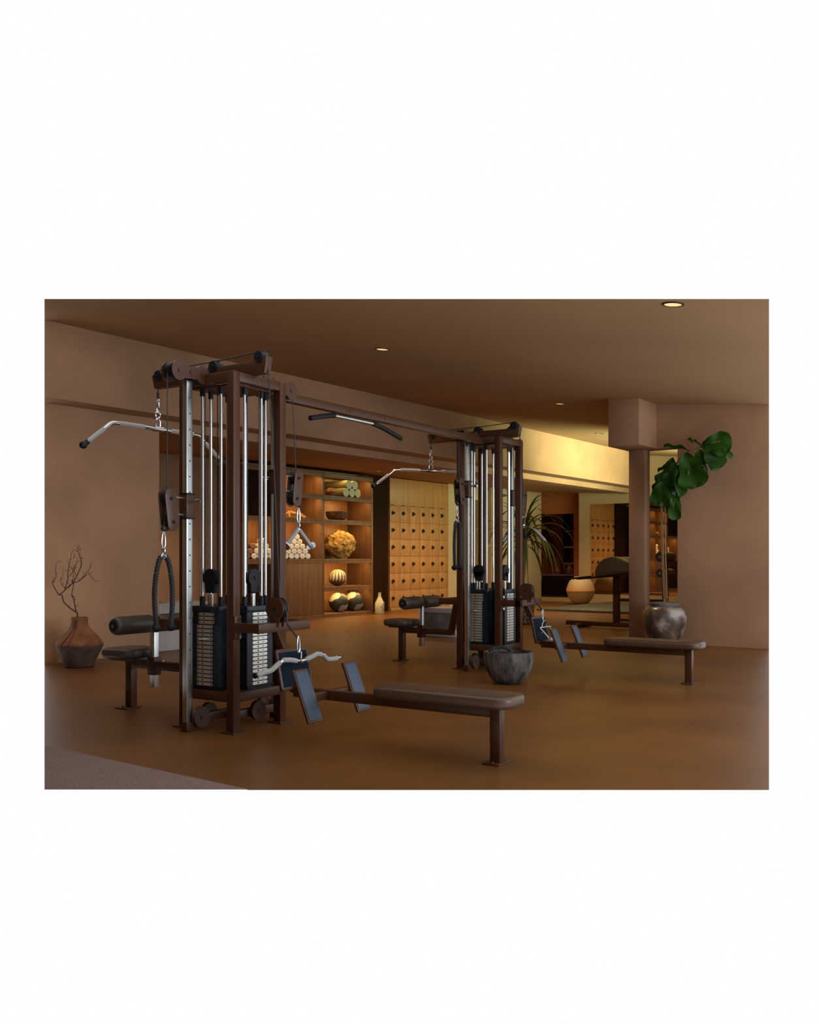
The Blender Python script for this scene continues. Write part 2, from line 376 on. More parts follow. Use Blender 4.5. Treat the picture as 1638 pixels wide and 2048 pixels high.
# ------------------------------------------------------------------ gym tower (local frame: near corner post at the origin)
W, DP = 0.50, 0.48
FT = 'tall brown steel four-stack cable tower on the left, bench and chrome curl bar in front'
FT2 = 'brown steel four-stack cable tower on the right, behind the rough wooden bowl'
def cable_tower():
    t = thing('cable_tower', FT, 'gym machine', (0.25, 0.24, 0), tower=T1)
    s = 0.06
    for x, y in ((0, 0), (W - s, 0), (0, DP - s), (W - s, DP - s)):
        p = obj('post', MB().box((x, y, 0.008), (x + s, y + s, 2.262), 0.004), 'frame', t)
        ox = -0.045 if x == 0 else 0.0; oy = -0.03 if y == 0 else 0.03
        f = MB().box((x - 0.03, y - 0.03, 0), (x + s + 0.03, y + s + 0.03, 0.009), 0.002)
        bolt(f, (x - 0.015, y - 0.015, 0.012), (0, 0, 1)); bolt(f, (x + s + 0.015, y + s + 0.015, 0.012), (0, 0, 1))
        obj('foot_plate', f, 'frame', p)
    for nm, z0, z1 in (('header', 2.20, 2.262), ('crossbar', 0.19, 0.25)):
        for a, b in (((s, 0.002), (W - s, s - .002)), ((s, DP - s + .002), (W - s, DP - .002)), ((0.002, s), (s - .002, DP - s)), ((W - s + .002, s), (W - .002, DP - s))):
            obj(nm, MB().box((a[0], a[1], z0), (b[0], b[1], z1), 0.004), 'frame', t)
    obj('rod_bracket', MB().box((0.06, 0.06, 2.188), (W - .06, DP - .06, 2.199)), 'frame', t)
    # upper arm along y
    arm = [(-0.106, 2.262), (0.90, 2.262), (0.925, 2.355), (0.50, 2.345), (0.02, 2.345), (-0.02, 2.372), (-0.125, 2.366)]
    a = obj('upper_arm', MB().prism(arm, 'x', 0.165, 0.225, 0.003), 'frame', t)
    for y, z, r in ((0.86, 2.345, .036), (0.34, 2.350, .036), (-0.06, 2.368, .036)):
        m_ = MB().disc((0.195, y, z), (1, 0, 0), r, .075, 20).disc((0.195, y, z), (1, 0, 0), 0.012, .09, 8)
        m_.box((0.180, y - .02, z + .02), (0.21, y + .03, z + r + .008), .004)
        obj('guide_pulley', m_, 'black', a)
    obj('cable', MB().tube([(0.195, 0.895, 2.30), (0.195, 0.895, 2.235)], 0.004).cyl((0.195, 0.895, 2.235), (0.195, 0.895, 2.20), .009, 10), 'cable', a)
    obj('cable', MB().tube([(0.195, -0.10, 2.345), (0.195, -0.115, 2.26), (0.20, -0.16, 1.6), (0.205, -0.20, 0.80)], 0.0035), 'cable', a)
    obj('cable', MB().tube([(0.195, 0.895, 2.385), (0.195, 0.34, 2.39), (0.195, -0.06, 2.408)], 0.004), 'cable', a)
    # guide rail with perforated face, twice (half-turn symmetric)
    def half_turn(m_, flip):
        if flip: m_.bm.transform(Matrix.Translation((0.5, 0.48, 0)) @ Matrix.Rotation(PI, 4, 'Z'))
        return m_
    for flip, zc0 in ((False, 0.0), (True, 0.0)):
        m_ = MB().box((-0.12, 0.283, 0.06), (-0.07, 0.323, 2.21), 0.003)
        m_.mi = 1; z = 0.22
        while z < 2.15:
            m_.cyl((-0.094, 0.2826, z), (-0.094, 0.290, z), 0.0062, 10); z += 0.099
        obj('guide_rail', half_turn(m_, flip), ['satin', 'ink'], t)
        # twin pulley cheeks over the rail
        m_ = MB()
        for y in (0.255, 0.345):
            pts = []
            for i in range(13):
                q = PI * .22 + (2 * PI - .44 * PI) * i / 12; pts.append((-0.210 + .062 * math.cos(q), 2.254 + .062 * math.sin(q)))
            for i in range(13):
                q = -PI + .22 * PI + (2 * PI - .44 * PI) * i / 12; pts.append((-0.014 + .058 * math.cos(q), 2.256 + .058 * math.sin(q)))
            m_.prism(pts, 'y', y - .004, y + .004)
            for xx, zz in ((-.210, 2.254), (-.112, 2.258), (-.014, 2.256)): m_.disc((xx, y, zz), (0, 1, 0), .012, .02, 8)
        obj('pulley_cheek', half_turn(m_, flip), 'plate_brown', t)
        for px_, pz_, pr_ in ((-.210, 2.254, .057), (-.014, 2.256, .050)):
            obj('pulley_wheel', half_turn(MB().disc((px_, .30, pz_), (0, 1, 0), pr_, .05), flip), 'black', t)
        # base: floor-level tube and two cable pulleys
        m_ = MB().box((-0.125, .275, 0.0), (-.065, .331, .06), .003).box((-.07, .278, .045), (.30, .322, .10), .004)
        obj('base_tube', half_turn(m_, flip), 'frame', t)
        for xx, yy, nn in ((-.02, .262, .0), (.13, .345, .0)):
            m_ = MB().disc((xx, yy, .085), (0, 1, 0), .066, .028).disc((xx, yy, .085), (0, 1, 0), .014, .04, 8)
            obj('base_pulley', half_turn(m_, flip), 'plate_brown', t)
        # U-shaped arm bracket
        m_ = MB().box((0.003, -.208, .63), (.057, 0.0, .69), .004).box((0.003, -.208, .63), (.495, -.152, .69), .004).box((.44, -.152, .63), (.495, 0.0, .69), .004)
        b = obj('arm_bracket', half_turn(m_, flip), 'frame', t)
        m_ = MB().box((0.0, -.012, .585), (.058, .0, .735), .003)
        obj('bolt_plate', half_turn(m_, flip), 'frame', b)
        for z_ in (.605, .715):
            m_ = MB(); bolt(m_, (.035, -.016, z_), (0, 1, 0), .013, .016); obj('bolt', half_turn(m_, flip), 'chrome', b)
    # row pulley standing on the front bracket
    pts = []
    for i in range(17):
        q = -PI * .30 + 1.60 * PI * i / 16; pts.append((-0.185 + .072 * math.cos(q), .775 + .072 * math.sin(q)))
    pts += [(-.215, .66), (-.165, .66)]
    m_ = MB().prism(pts, 'x', .170, .178).prism(pts, 'x', .218, .226)
    pw = obj('row_pulley', m_, 'plate_brown', t)
    obj('pulley_wheel', MB().disc((.198, -.19, .775), (1, 0, 0), .066, .032).disc((.198, -.185, .775), (1, 0, 0), .010, .066, 8), 'black', pw)
    # weight stacks
    def stack(face, front, lo, hi, deep, rods, pc, detail=True):
        """face 'x' looks towards -x with its front at x=front and spans y lo..hi; face 'y' the other way round"""
        def bx(m_, f0_, f1_, a_, b_, z0, z1, bev=0.0):
            if face == 'x': m_.box((f0_, a_, z0), (f1_, b_, z1), bev)
            else: m_.box((a_, f0_, z0), (b_, f1_, z1), bev)
            return m_
        mid = (lo + hi) / 2; nrm = (1, 0, 0) if face == 'x' else (0, 1, 0)
        def P(fr, u, z): return (fr, u, z) if face == 'x' else (u, fr, z)
        m_ = bx(MB(), front + .005, front + deep - .005, lo + .01, hi - .01, .25, .272)
        m_.cyl(P(front + deep / 2, mid, .27), P(front + deep / 2, mid, .80), .008)
        st = obj('weight_stack', m_, 'black', t)
        z = .274; pitch = .0262
        sgn = 1 if face == 'x' else -1
        for i in range(18):
            back = .014 if (i >= 15 and face == 'x') else 0
            if detail:
                f = front + back
                m_ = bx(MB(), f, front + deep, lo, hi, z + i * pitch, z + (i + 1) * pitch - .0002)
                m_.mi = 1
                zc_ = z + (i + .5) * pitch
                lp2 = []
                for cu, q0 in ((mid + .060, -PI / 2), (mid - .060, PI / 2)):
                    for q in range(7): lp2.append((cu + .0098 * math.cos(q0 + PI * q / 6), zc_ + .0098 * math.sin(q0 + PI * q / 6)))
                m_.prism(lp2, face, f - .0022, f + .001)
                m_.mi = 2
                hole = mid + (.018 if face == 'x' else -.018)
                m_.disc(P(f - .003, hole, zc_), nrm, .0052, .003, 10)
                if face == 'y':
                    tm = text_mesh(str(60 + 10 * (17 - i)), .0135)
                    tb = bmesh.new(); tb.from_mesh(tm); bpy.data.meshes.remove(tm)
                    m_._add(tb, Matrix.Translation((mid + .028, f - .0030, zc_)) @ Matrix.Rotation(PI / 2, 4, 'X'))
                else:
                    for yy in (mid - .058, mid + .058): m_.disc(P(f - .003, yy, zc_), nrm, .0045, .003, 8)
                obj('weight_plate', m_, ['stack', 'label', 'ink' if face == 'y' else 'ink'], st, smooth=30)
        if not detail:
            m_ = MB()
            for i in range(18): bx(m_, front, front + deep, lo, hi, z + i * pitch, z + (i + 1) * pitch - .0016, .001)
            obj('weight_plates', m_, 'stack', st)
        obj('top_plate', bx(MB(), front - .004, front + deep, lo - .004, hi + .004, .746, .784, .003), 'stack', st)
        if detail:
            j = 13 if face == 'x' else None
            if j is not None:
                zc_ = z + (j - 2 + .5) * pitch
                obj('selector_pin', MB().cyl(P(front - .045, mid + .018, zc_), P(front, mid + .018, zc_), .0085, 12), 'chrome', st)
            m_ = MB().disc(P(front + deep / 2, mid, .965), nrm, .058, .034).prism([(mid - .036, .868), (mid + .036, .868), (mid + .045, .955), (mid - .045, .955)], face, front + deep / 2 - .017, front + deep / 2 + .017) if face == 'x' else \
                MB().disc(P(front + deep / 2, mid, .965), nrm, .058, .034).box((mid - .036, front + deep / 2 - .017, .868), (mid + .036, front + deep / 2 + .017, .95), .004)
            m_.disc(P(front + deep / 2, mid, .965), nrm, .011, .048, 8)
            obj('stack_pulley', m_, 'black', st)
            for du in (-.006, .040):
                obj('selector_stem', MB().cyl(P(front + deep / 2 + (.03 if du > 0 else 0), mid + du, .78), P(front + deep / 2 + (.03 if du > 0 else 0), mid + du, .862), .0105, 12), 'chrome', st)
            for du in (-.055, .055): obj('cable', MB().tube([P(front + deep / 2, mid + du, .96), P(front + deep / 2, mid + du, 2.19)], .0035), 'cable', t)
        for (x, y) in rods:
            r = obj('guide_rod', MB().cyl((x, y, .25), (x, y, 2.19), .0105, 16), 'chrome', t)
            obj('rod_collar', MB().cyl((x, y, .784), (x, y, .845), .0175, 16), 'black', r)
            obj('rod_collar', MB().cyl((x, y, 2.145), (x, y, 2.188), .0165, 16), 'black', r)
    stack('x', .03, .155, .400, .115, [(.09, .195), (.09, .360)], 0)
    stack('y', .03, .155, .395, .115, [(.195, .09), (.355, .09)], 0)
    stack('y', .335, .155, .395, .11, [(.195, .39), (.355, .39)], 0, False)
    stack('x', .40, .10, .325, .07, [(.43, .30), (.43, .12)], 0, False)
    return t
def guide_carriage(t, zc0, flip, out=0.0):
    """sliding pulley carriage on a guide rail; part of its tower"""
    def H(m_):
        if flip: m_.bm.transform(Matrix.Translation((0.5, 0.48, 0)) @ Matrix.Rotation(PI, 4, 'Z'))
        return m_
    m_ = MB().box((-.130, .273, zc0 - .074), (-.060, .333, zc0 + .074), .004)
    c = obj('carriage', H(m_), 'plate_brown', t)
    obj('carriage_bush', H(MB().box((-.132, .271, zc0 - .082), (-.058, .335, zc0 - .072)).box((-.132, .271, zc0 + .072), (-.058, .335, zc0 + .082))), 'black', c)
    obj('pop_pin', H(MB().cyl((-.094, .274, zc0 + .03), (-.094, .225, zc0 + .03), .008, 12).cyl((-.094, .225, zc0 + .03), (-.094, .195, zc0 + .03), .0135, 16)), 'chrome', c)
    for dz in (.05, -.055): obj('swivel_rod', H(MB().cyl((-.12, .303, zc0 + dz), (-.24 - out, .303, zc0 + dz), .006, 8)), 'satin', c)
    pts = []
    for i in range(11):
        q = PI * i / 10; pts.append((-.262 - out + .046 * math.cos(q), zc0 + .055 + .046 * math.sin(q)))
    for i in range(11):
        q = PI + PI * i / 10; pts.append((-.240 - out + .046 * math.cos(q), zc0 - .115 + .046 * math.sin(q)))
    m_ = MB().prism(pts, 'y', .270, .277, .002).prism(pts, 'y', .329, .336, .002)
    p = obj('pulley_cheek', H(m_), 'plate_brown', c)
    for zz, xx in ((zc0 + .04, -.258 - out), (zc0 - .105, -.240 - out)):
        obj('pulley_wheel', H(MB().disc((xx, .303, zz), (0, 1, 0), .042, .036).disc((xx, .303, zz), (0, 1, 0), .011, .082, 8)), 'black', c)
    obj('cable', H(MB().tube([(-.262 - out * .3, .303, 2.24), (-.262 - out, .303, zc0 + .08)], .0035).tube([(-.280 - out, .303, zc0 - .06), (-.292 - out, .303, zc0 - .135)], .004).ball((-.292 - out, .303, zc0 - .145), .018)), 'cable', c)
t1 = cable_tower()
t2 = dup(t1, gym_world(T2, (0.25, 0.24, 0)), FT2)
BASE[t2.name] = Vector((0.25, 0.24, 0))
Z_ROPE1, Z_V, Z_ROPE2, Z_SB = 1.420, 1.615, 1.752, 1.700
guide_carriage(t1, Z_ROPE1, False); guide_carriage(t1, Z_V, True, .05)
guide_carriage(t2, Z_ROPE2, False); guide_carriage(t2, Z_SB, True, .09)

# crossover beam with its pull-up bar
cb = thing('crossover_beam', 'long brown steel overhead beam joining the two cable towers', 'gym beam', (2.08, .24, 2.195), tower=T1)
m_ = MB().box((.50, .210, 2.195), (3.66, .270, 2.257), .004)
for xx in (1.50, 1.98): m_.disc((xx, .209, 2.226), (0, 1, 0), .010, .006, 12)
obj('tube', m_, 'frame', cb)
obj('end_plate', MB().prism([(.50, 2.13), (.50, 2.33)] + [(.50 + .09 * math.sin(PI * i / 8), 2.245 + .085 * math.cos(PI * i / 8)) for i in range(0, 9)], 'y', .196, .209).disc((.53, .195, 2.255), (0, 1, 0), .010, .012, 8), 'plate_brown', cb)
pb = obj('pull_up_bar', MB().tube([(1.30, .24, 2.168), (1.36, .24, 2.172), (1.82, .24, 2.172), (1.88, .24, 2.168)], .016, 14), 'satin', cb)
obj('grip', MB().tube([(1.34, .24, 2.171), (1.30, .24, 2.166), (1.22, .24, 2.152), (1.05, .24, 2.115)], .019, 14), 'black', pb)
obj('grip', MB().tube([(1.84, .24, 2.171), (1.90, .24, 2.166), (2.00, .24, 2.150), (2.26, .24, 2.095)], .019, 14), 'black', pb)

# ------------------------------------------------------------------ seated row bench
def row_bench(tw, label):
    t = thing('row_bench', label, 'gym bench', (.17, -1.2, 0), tower=tw, group=None)
    m_ = MB().box((.141, -1.721, .243), (.199, -.36, .302), .004)
    r = obj('rail', m_, 'frame', t)
    obj('leg', MB().box((.14, -1.78, .008), (.20, -1.72, .3015), .004), 'frame', t)
    m_ = MB().box((.09, -1.80, 0), (.25, -1.70, .009), .002); bolt(m_, (.225, -1.75, .013), (0, 0, 1)); bolt(m_, (.112, -1.75, .013), (0, 0, 1))
    obj('foot_plate', m_, 'frame', t)
    m_ = MB().rbox((.03, -1.875, .303), (.31, -1.0, .368), .085, .022, 8, 4)
    s_ = obj('seat', m_, 'leather', t)
    m_ = MB()
    for i in range(1, 6):
        yy = -1.875 + .875 * i / 6; m_.box((.05, yy - .0015, .3672), (.29, yy + .0015, .3688))
    obj('seam', m_, 'leather_dark', s_)
    for yy in (-1.06, -1.35, -1.70): obj('bolt', MB().disc((.139, yy, .296), (1, 0, 0), .006, .006, 8), 'chrome', r)
    # foot rest: cross tube and two tilted plates
    obj('cross_tube', MB().bar((-.02, -.60, .272), (.40, -.60, .272), .05, .05).box((.135, -.665, .246), (.143, -.655, .300)), 'frame', t)
    tilt = math.radians(22)
    for xx in (-.05, .43):
        mx = Matrix.Translation((xx, -.63, .295)) @ Matrix.Rotation(-tilt, 4, 'X')
        p = MB().box((-.068, -.006, -.160), (.068, .010, .160), .003, mx=mx)
        fp = obj('footrest', p, 'frame', t)
        obj('rubber_pad', MB().box((-.056, -.010, -.146), (.056, -.004, .146), .002, mx=mx), 'rubber', fp)
    # guard plate under the row pulley with its strut
    mx = Matrix.Translation((.19, -.33, .41)) @ Matrix.Rotation(-math.radians(12), 4, 'X')
    def rr(hw, hh, r):
        pts = []
        for cx, cz, t0 in ((hw - r, hh - r, 0), (-hw + r, hh - r, PI / 2), (-hw + r, -hh + r, PI), (hw - r, -hh + r, 1.5 * PI)):
            for i in range(5): pts.append((cx + r * math.cos(t0 + PI / 2 * i / 4), cz + r * math.sin(t0 + PI / 2 * i / 4)))
        return pts
    m_ = MB().prism(rr(.150, .128, .02), 'y', -.006, .012, .002); m_.bm.transform(mx)
    gp = obj('guard_plate', m_, 'frame', t)
    m_ = MB().prism(rr(.128, .106, .004), 'y', -.010, -.004); m_.bm.transform(mx)
    obj('rubber_pad', m_, 'rubber_dark', gp)
    obj('strut', MB().bar((.20, -.18, .63), (.19, -.33, .36), .05, .05).bar((.17, -.33, .30), (.17, -.40, .275), .05, .05), 'frame', t)
    return t
rb = row_bench(T1, 'long low row bench with brown padded seat in the foreground')
dup(rb, gym_world(T2, (.17, -1.2, 0)), 'long low row bench with dark padded seat in front of the clay urn')

# ------------------------------------------------------------------ lat pulldown seat
def lat_seat(tw, label):
    t = thing('lat_pulldown_seat', label, 'gym seat', (.35, 1.1, 0), tower=tw)
    m_ = MB().box((.321, .72, .295), (.379, 1.321, .354), .004)
    obj('rail', m_, 'frame', t)
    obj('strut', MB().bar((.35, .675, .64), (.35, .745, .32), .055, .055), 'frame', t)
    obj('leg', MB().box((.32, 1.32, .008), (.38, 1.38, .3545), .004), 'frame', t)
    m_ = MB().box((.25, 1.29, 0), (.40, 1.41, .009), .002); bolt(m_, (.275, 1.35, .013), (0, 0, 1))
    obj('foot_plate', m_, 'frame', t)
    obj('seat', MB().rbox((.145, 1.17, .375), (.515, 1.50, .440), .11, .022, 8, 4).box((.22, 1.22, .355), (.44, 1.44, .376)), 'leather_dark', t)
    obj('roller_post', MB().box((.327, 1.082, .165), (.373, 1.128, .60), .003), 'satin', t)
    m_ = MB().box((.315, 1.070, .255), (.385, 1.140, .385), .004)
    s_ = obj('post_sleeve', m_, 'frame', t)
    obj('adjust_knob', MB().cyl((.385, 1.10, .345), (.43, 1.10, .345), .010, 12).cyl((.35, 1.07, .30), (.35, 1.03, .30), .008, 12), 'chrome', s_)
    for x0, x1 in ((-.01, .325), (.375, .69)):
        n = 12; path = [(x0, 1.105, .625), (x0 + .012, 1.105, .625), (x0 + .03, 1.105, .625), (x1 - .03, 1.105, .625), (x1 - .012, 1.105, .625), (x1, 1.105, .625)]
        rr_ = [.050, .060, .064, .064, .060, .050]
        ro = obj('foam_roller', MB().tube(path, .064, 28, radii=rr_), 'leather_dark', t)
        e_ = x0 if x0 < 0.3 else x1; sg = -1 if x0 < 0.3 else 1
        obj('end_cap', MB().disc((e_ + sg * .002, 1.105, .625), (1, 0, 0), .036, .008, 20), 'black', ro)
        obj('cap_bolt', MB().disc((e_ + sg * .008, 1.105, .625), (1, 0, 0), .009, .010, 8), 'chrome', ro)
    obj('roller_axle', MB().cyl((-.005, 1.105, .625), (.685, 1.105, .625), .014, 12), 'frame', t)
    return t
ls = lat_seat(T1, 'small padded pulldown seat with foam rollers beside the cracked-clay twig vase')
dup(ls, gym_world(T2, (.35, 1.1, 0)), 'small padded pulldown seat with foam rollers in front of the wooden lockers')

# ------------------------------------------------------------------ attachments hanging on the cables
def ring_path(c, rx, rz, nx=(1, 0, 0), n=18):
    c = Vector(c); u = Vector(nx)
    return [c + u * rx * math.cos(2 * PI * i / n) + Vector((0, 0, rz * math.sin(2 * PI * i / n))) for i in range(n)]
def carabiner(c, hw, hh, nx=(1, 0, 0)):
    c = Vector(c); u = Vector(nx); pts = []
    for i in range(20):
        q = 2 * PI * i / 20; k = .62 + .38 * (0.5 - 0.5 * math.sin(q))
        pts.append(c + u * hw * k * math.cos(q) + Vector((0, 0, hh * math.sin(q))))
    return MB().tube(pts, .0048, 8, closed=True)
def lat_bar(tw, label):
    t = thing('lat_bar', label, 'cable attachment', (.195, .895, 2.0), tower=tw)
    y = .895; zb = 1.985; xc = .195
    def pt(u):
        s_ = -1 if u < 0 else 1; a = abs(u)
        if a < .36: return Vector((xc + u, y, zb))
        if a < .44:
            k = (a - .36) / .08; return Vector((xc + s_ * (a - .008 * k * k), y, zb - .035 * k * k))
        k = a - .44
        return Vector((xc + s_ * (.432 + k * .80), y, zb - .035 - k * .60))
    us = [-.66 + 1.32 * i / 60 for i in range(61)]
    obj('bar', MB().tube([pt(u) for u in us], .0125, 14), 'chrome', t)
    for a, b in ((-.62, -.47), (-.33, -.12), (.12, .33), (.47, .62)):
        obj('knurled_grip', MB().tube([pt(a + (b - a) * i / 8) for i in range(9)], .0155, 14), 'knurl', t)
    for u in (-.66, .66):
        p = pt(u); d = (pt(u) - pt(u * .97)).normalized()
        obj('end_cap', MB().ball(p + d * .01, .025, (1.0, 1, 1.0)).cyl(p - d * .03, p, .018, 14), 'black', t)
    h = MB().cyl((xc - .034, y, zb), (xc + .034, y, zb), .019, 18).cyl((xc - .038, y, zb), (xc - .032, y, zb), .023, 18).cyl((xc + .032, y, zb), (xc + .038, y, zb), .023, 18)
    h.tube([(xc - .020, y, zb + .01), (xc - .020, y, zb + .05), (xc - .008, y, zb + .072), (xc + .008, y, zb + .072), (xc + .020, y, zb + .05), (xc + .020, y, zb + .01)], .006, 8)
    obj('swivel_hanger', h, 'chrome', t)
    m_ = MB().tube(ring_path((xc, y, zb + .098), .021, .021), .0048, 8, closed=True)
    obj('ring', m_, 'chrome', t)
    obj('carabiner', carabiner((xc, y, zb + .155), .014, .042), 'chrome', t)
    obj('chain_link', MB().tube(ring_path((xc, y, zb + .205), .011, .018, (0, 1, 0)), .004, 8, closed=True), 'chrome', t)
    return t
lb = lat_bar(T1, 'wide bent chrome pulldown bar hanging high at the left end of the left tower')
lb2 = dup(lb, gym_world(T2, (.195, .895, 2.0)), 'wide bent chrome pulldown bar hanging in front of the wooden lockers')
lb2.rotation_euler = (0, 0, GYM - math.radians(38))

def strands(path, r, mb, twist=260.0):
    P = [Vector(p) for p in path]
    # resample finely
    Q = [P[0]]
    for a, b in zip(P, P[1:]):
        n = max(1, int((b - a).length / .006))
        for i in range(1, n + 1): Q.append(a + (b - a) * i / n)
    L = 0; prevx = None; fr = []
    for i, p in enumerate(Q):
        d = (Q[min(i + 1, len(Q) - 1)] - Q[max(i - 1, 0)]).normalized()
        if i: L += (Q[i] - Q[i - 1]).length
        x = d.orthogonal().normalized() if prevx is None else (prevx - d * prevx.dot(d)).normalized()
        prevx = x; fr.append((p, x, d.cross(x), L))
    for k in range(3):
        pts = []
        for p, x, y, l in fr:
            q = l * twist / 2 + 2 * PI * k / 3; pts.append(p + (x * math.cos(q) + y * math.sin(q)) * r * .62)
        mb.tube(pts, r * .46, 8)
    return mb
def tricep_rope(tw, zc0, label, splay=.055):
    base = (-.292, .303, zc0 - .30)
    t = thing('tricep_rope', label, 'cable attachment', base, tower=tw)
    x, y = -.292, .303; z0 = zc0 - .165
    obj('carabiner', carabiner((x, y, z0 - .052), .017, .052), 'chrome', t)
    obj('eye', MB().tube(ring_path((x, y, z0 - .118), .012, .020, (0, 1, 0)), .0055, 8, closed=True), 'chrome', t)
    zt = z0 - .155
    obj('clamp', MB().tube([(x - .024, y, zt - .012), (x - .016, y, zt + .010), (x, y, zt + .022), (x + .016, y, zt + .010), (x + .024, y, zt - .012)], .008, 10).cyl((x - .024, y, zt - .006), (x + .024, y, zt - .006), .006, 10), 'chrome', t)
    for sg in (-1, 1):
        path = [(x + sg * .018, y, zt + .002), (x + sg * .036, y, zt - .025), (x + sg * (.036 + splay * .35), y, zt - .09), (x + sg * (.036 + splay * .62), y, zt - .19), (x + sg * (.036 + splay * .62), y, zt - .30), (x + sg * (.036 + splay * .40), y, zt - .42)]
        # smooth the path
        P = [Vector(p) for p in path]; S = []
        for i in range(len(P) - 1):
            p0, p1, p2, p3 = P[max(i - 1, 0)], P[i], P[i + 1], P[min(i + 2, len(P) - 1)]
            for k in range(8):
                u = k / 8; S.append(.5 * ((2 * p1) + (p2 - p0) * u + (2 * p0 - 5 * p1 + 4 * p2 - p3) * u * u + (3 * p1 - p0 - 3 * p2 + p3) * u ** 3))
        S.append(P[-1])
        obj('rope', strands(S, .0160, MB(), 230), 'rope', t)
        e_ = S[-1]
        obj('end_stop', MB().lathe([(.010, .020), (.022, .016), (.032, 0), (.030, -.012), (.018, -.026), (.006, -.030)], e_ + Vector((0, 0, -.008)), 20), 'black', t)
    return t
tricep_rope(T1, Z_ROPE1, 'black twisted rope handle hanging above the left pulldown seat')
tricep_rope(T2, Z_ROPE2, 'black twisted rope handle hanging between lockers and right tower', .03)

# cambered curl bar on the front row cable
t = thing('curl_bar', 'cambered chrome bar hanging in front of the dark guard plate', 'cable attachment', (.17, -.40, .44), tower=T1)
yb = -.40
cv = [(-.24, .415), (-.17, .425), (-.10, .432), (-.045, .462), (.01, .482), (.07, .478), (.12, .468), (.17, .462), (.22, .468), (.27, .478), (.33, .492), (.39, .480), (.43, .448), (.50, .444), (.56, .450)]
def cpt(u):
    u *= len(cv) - 1; i = min(int(u), len(cv) - 2); k = u - i; k = k * k * (3 - 2 * k) * .5 + k * .5
    a, b = cv[i], cv[i + 1]; return Vector((a[0] + (b[0] - a[0]) * k, yb, a[1] + (b[1] - a[1]) * k))
obj('bar', MB().tube([cpt(i / 56) for i in range(57)], .0125, 14), 'chrome', t)
for a, b in ((.02, .24), (.27, .44), (.56, .76), (.79, .97)):
    obj('knurled_grip', MB().tube([cpt(a + (b - a) * i / 12) for i in range(13)], .0155, 14), 'knurl', t)
obj('end_cap', MB().cyl((-.246, yb, .414), (-.236, yb, .4155), .0165, 14), 'black', t)
obj('swivel_hanger', MB().cyl((.155, yb, .463), (.185, yb, .463), .019, 16).tube([(.17, yb, .475), (.172, yb, .52)], .005, 8), 'chrome', t)
obj('carabiner', carabiner((.170, yb + .02, .562), .016, .050), 'chrome', t)
obj('strap', MB().tube([(.17, yb + .03, .605), (.19, -.275, .68), (.198, -.262, .76)], .006, 8), 'cable', t)

# V handle on the far carriage of the left tower (half-turned side)
def v_handle():
    x, y = .5 + .342, .48 - .303; z0 = Z_V - .165
    t = thing('v_handle', 'V-shaped chrome pulldown handle hanging in front of the rolled white towels', 'cable attachment', (x, y, z0 - .2), tower=T1)
    obj('carabiner', carabiner((x, y, z0 - .055), .018, .055), 'chrome', t)
    obj('eye', MB().tube(ring_path((x, y, z0 - .125), .010, .022, (0, 1, 0)), .006, 8, closed=True).ball((x, y, z0 - .155), .016), 'chrome', t)
    for sg in (-1, 1):
        p0 = Vector((x + sg * .008, y, z0 - .158)); p1 = Vector((x + sg * .135, y, z0 - .268))
        g_ = obj('arm', MB().bar(p0, p1, .022, .026, .004, up=(0, 0, 1)), 'knurl', t)
        d = (p1 - p0).normalized()
        obj('end_disc', MB().disc(p1 + d * .006, d, .036, .009, 24), 'satin', g_)
v_handle()
def short_bar():
    x, y = .5 + .382, .48 - .303; z0 = Z_SB - .165
    t = thing('short_bar', 'short bent chrome bar hanging in front of the strappy-leaved plant', 'cable attachment', (x, y, z0 - .2), tower=T2)
    obj('carabiner', carabiner((x, y, z0 - .055), .018, .055), 'chrome', t)
    zz = z0 - .125
    pts = [(-.235, -.15), (-.20, -.115), (-.135, -.045), (-.085, -.005), (-.04, 0), (.04, 0), (.085, -.005), (.135, -.045), (.20, -.115), (.235, -.15)]
    obj('bar', MB().tube([(x + a, y, zz + b) for a, b in pts], .012, 14), 'chrome', t)
    for sg in (-1, 1):
        obj('knurled_grip', MB().tube([(x + sg * .115, y, zz - .028), (x + sg * .135, y, zz - .045), (x + sg * .20, y, zz - .115), (x + sg * .222, y, zz - .138)], .0155, 14), 'knurl', t)
    obj('swivel_hanger', MB().cyl((x - .03, y, zz), (x + .03, y, zz), .016, 14).tube([(x, y, zz + .01), (x, y, zz + .03)], .006, 8), 'chrome', t)
    t.rotation_euler = (0, 0, GYM - math.radians(70))
short_bar()
def row_handle():
    t = thing('rowing_grip', 'chrome double-grip row handle hanging at the right tower guard plate', 'cable attachment', (.19, -.38, .40), tower=T2)
    y = -.38
    obj('strap', MB().tube([(.17, -.36, .60), (.19, -.275, .68), (.198, -.262, .76)], .006, 8), 'cable', t)
    obj('carabiner', carabiner((.17, -.365, .552), .017, .052), 'chrome', t)
    obj('yoke', MB().tube([(.12, y, .44), (.125, y, .47), (.17, y - .0, .50), (.215, y, .47), (.22, y, .44)], .006, 8), 'chrome', t)
    obj('crossbar', MB().cyl((.08, y, .435), (.27, y - .02, .435), .008, 12), 'chrome', t)
    for xx in (.08, .27):
        obj('side_link', MB().tube([(xx, y, .435), (xx, y - .06, .375), (xx, y - .10, .33)], .006, 8), 'chrome', t)
    obj('grip', MB().cyl((.07, y - .10, .33), (.28, y - .10, .33), .0145, 14), 'knurl', t)
row_handle()

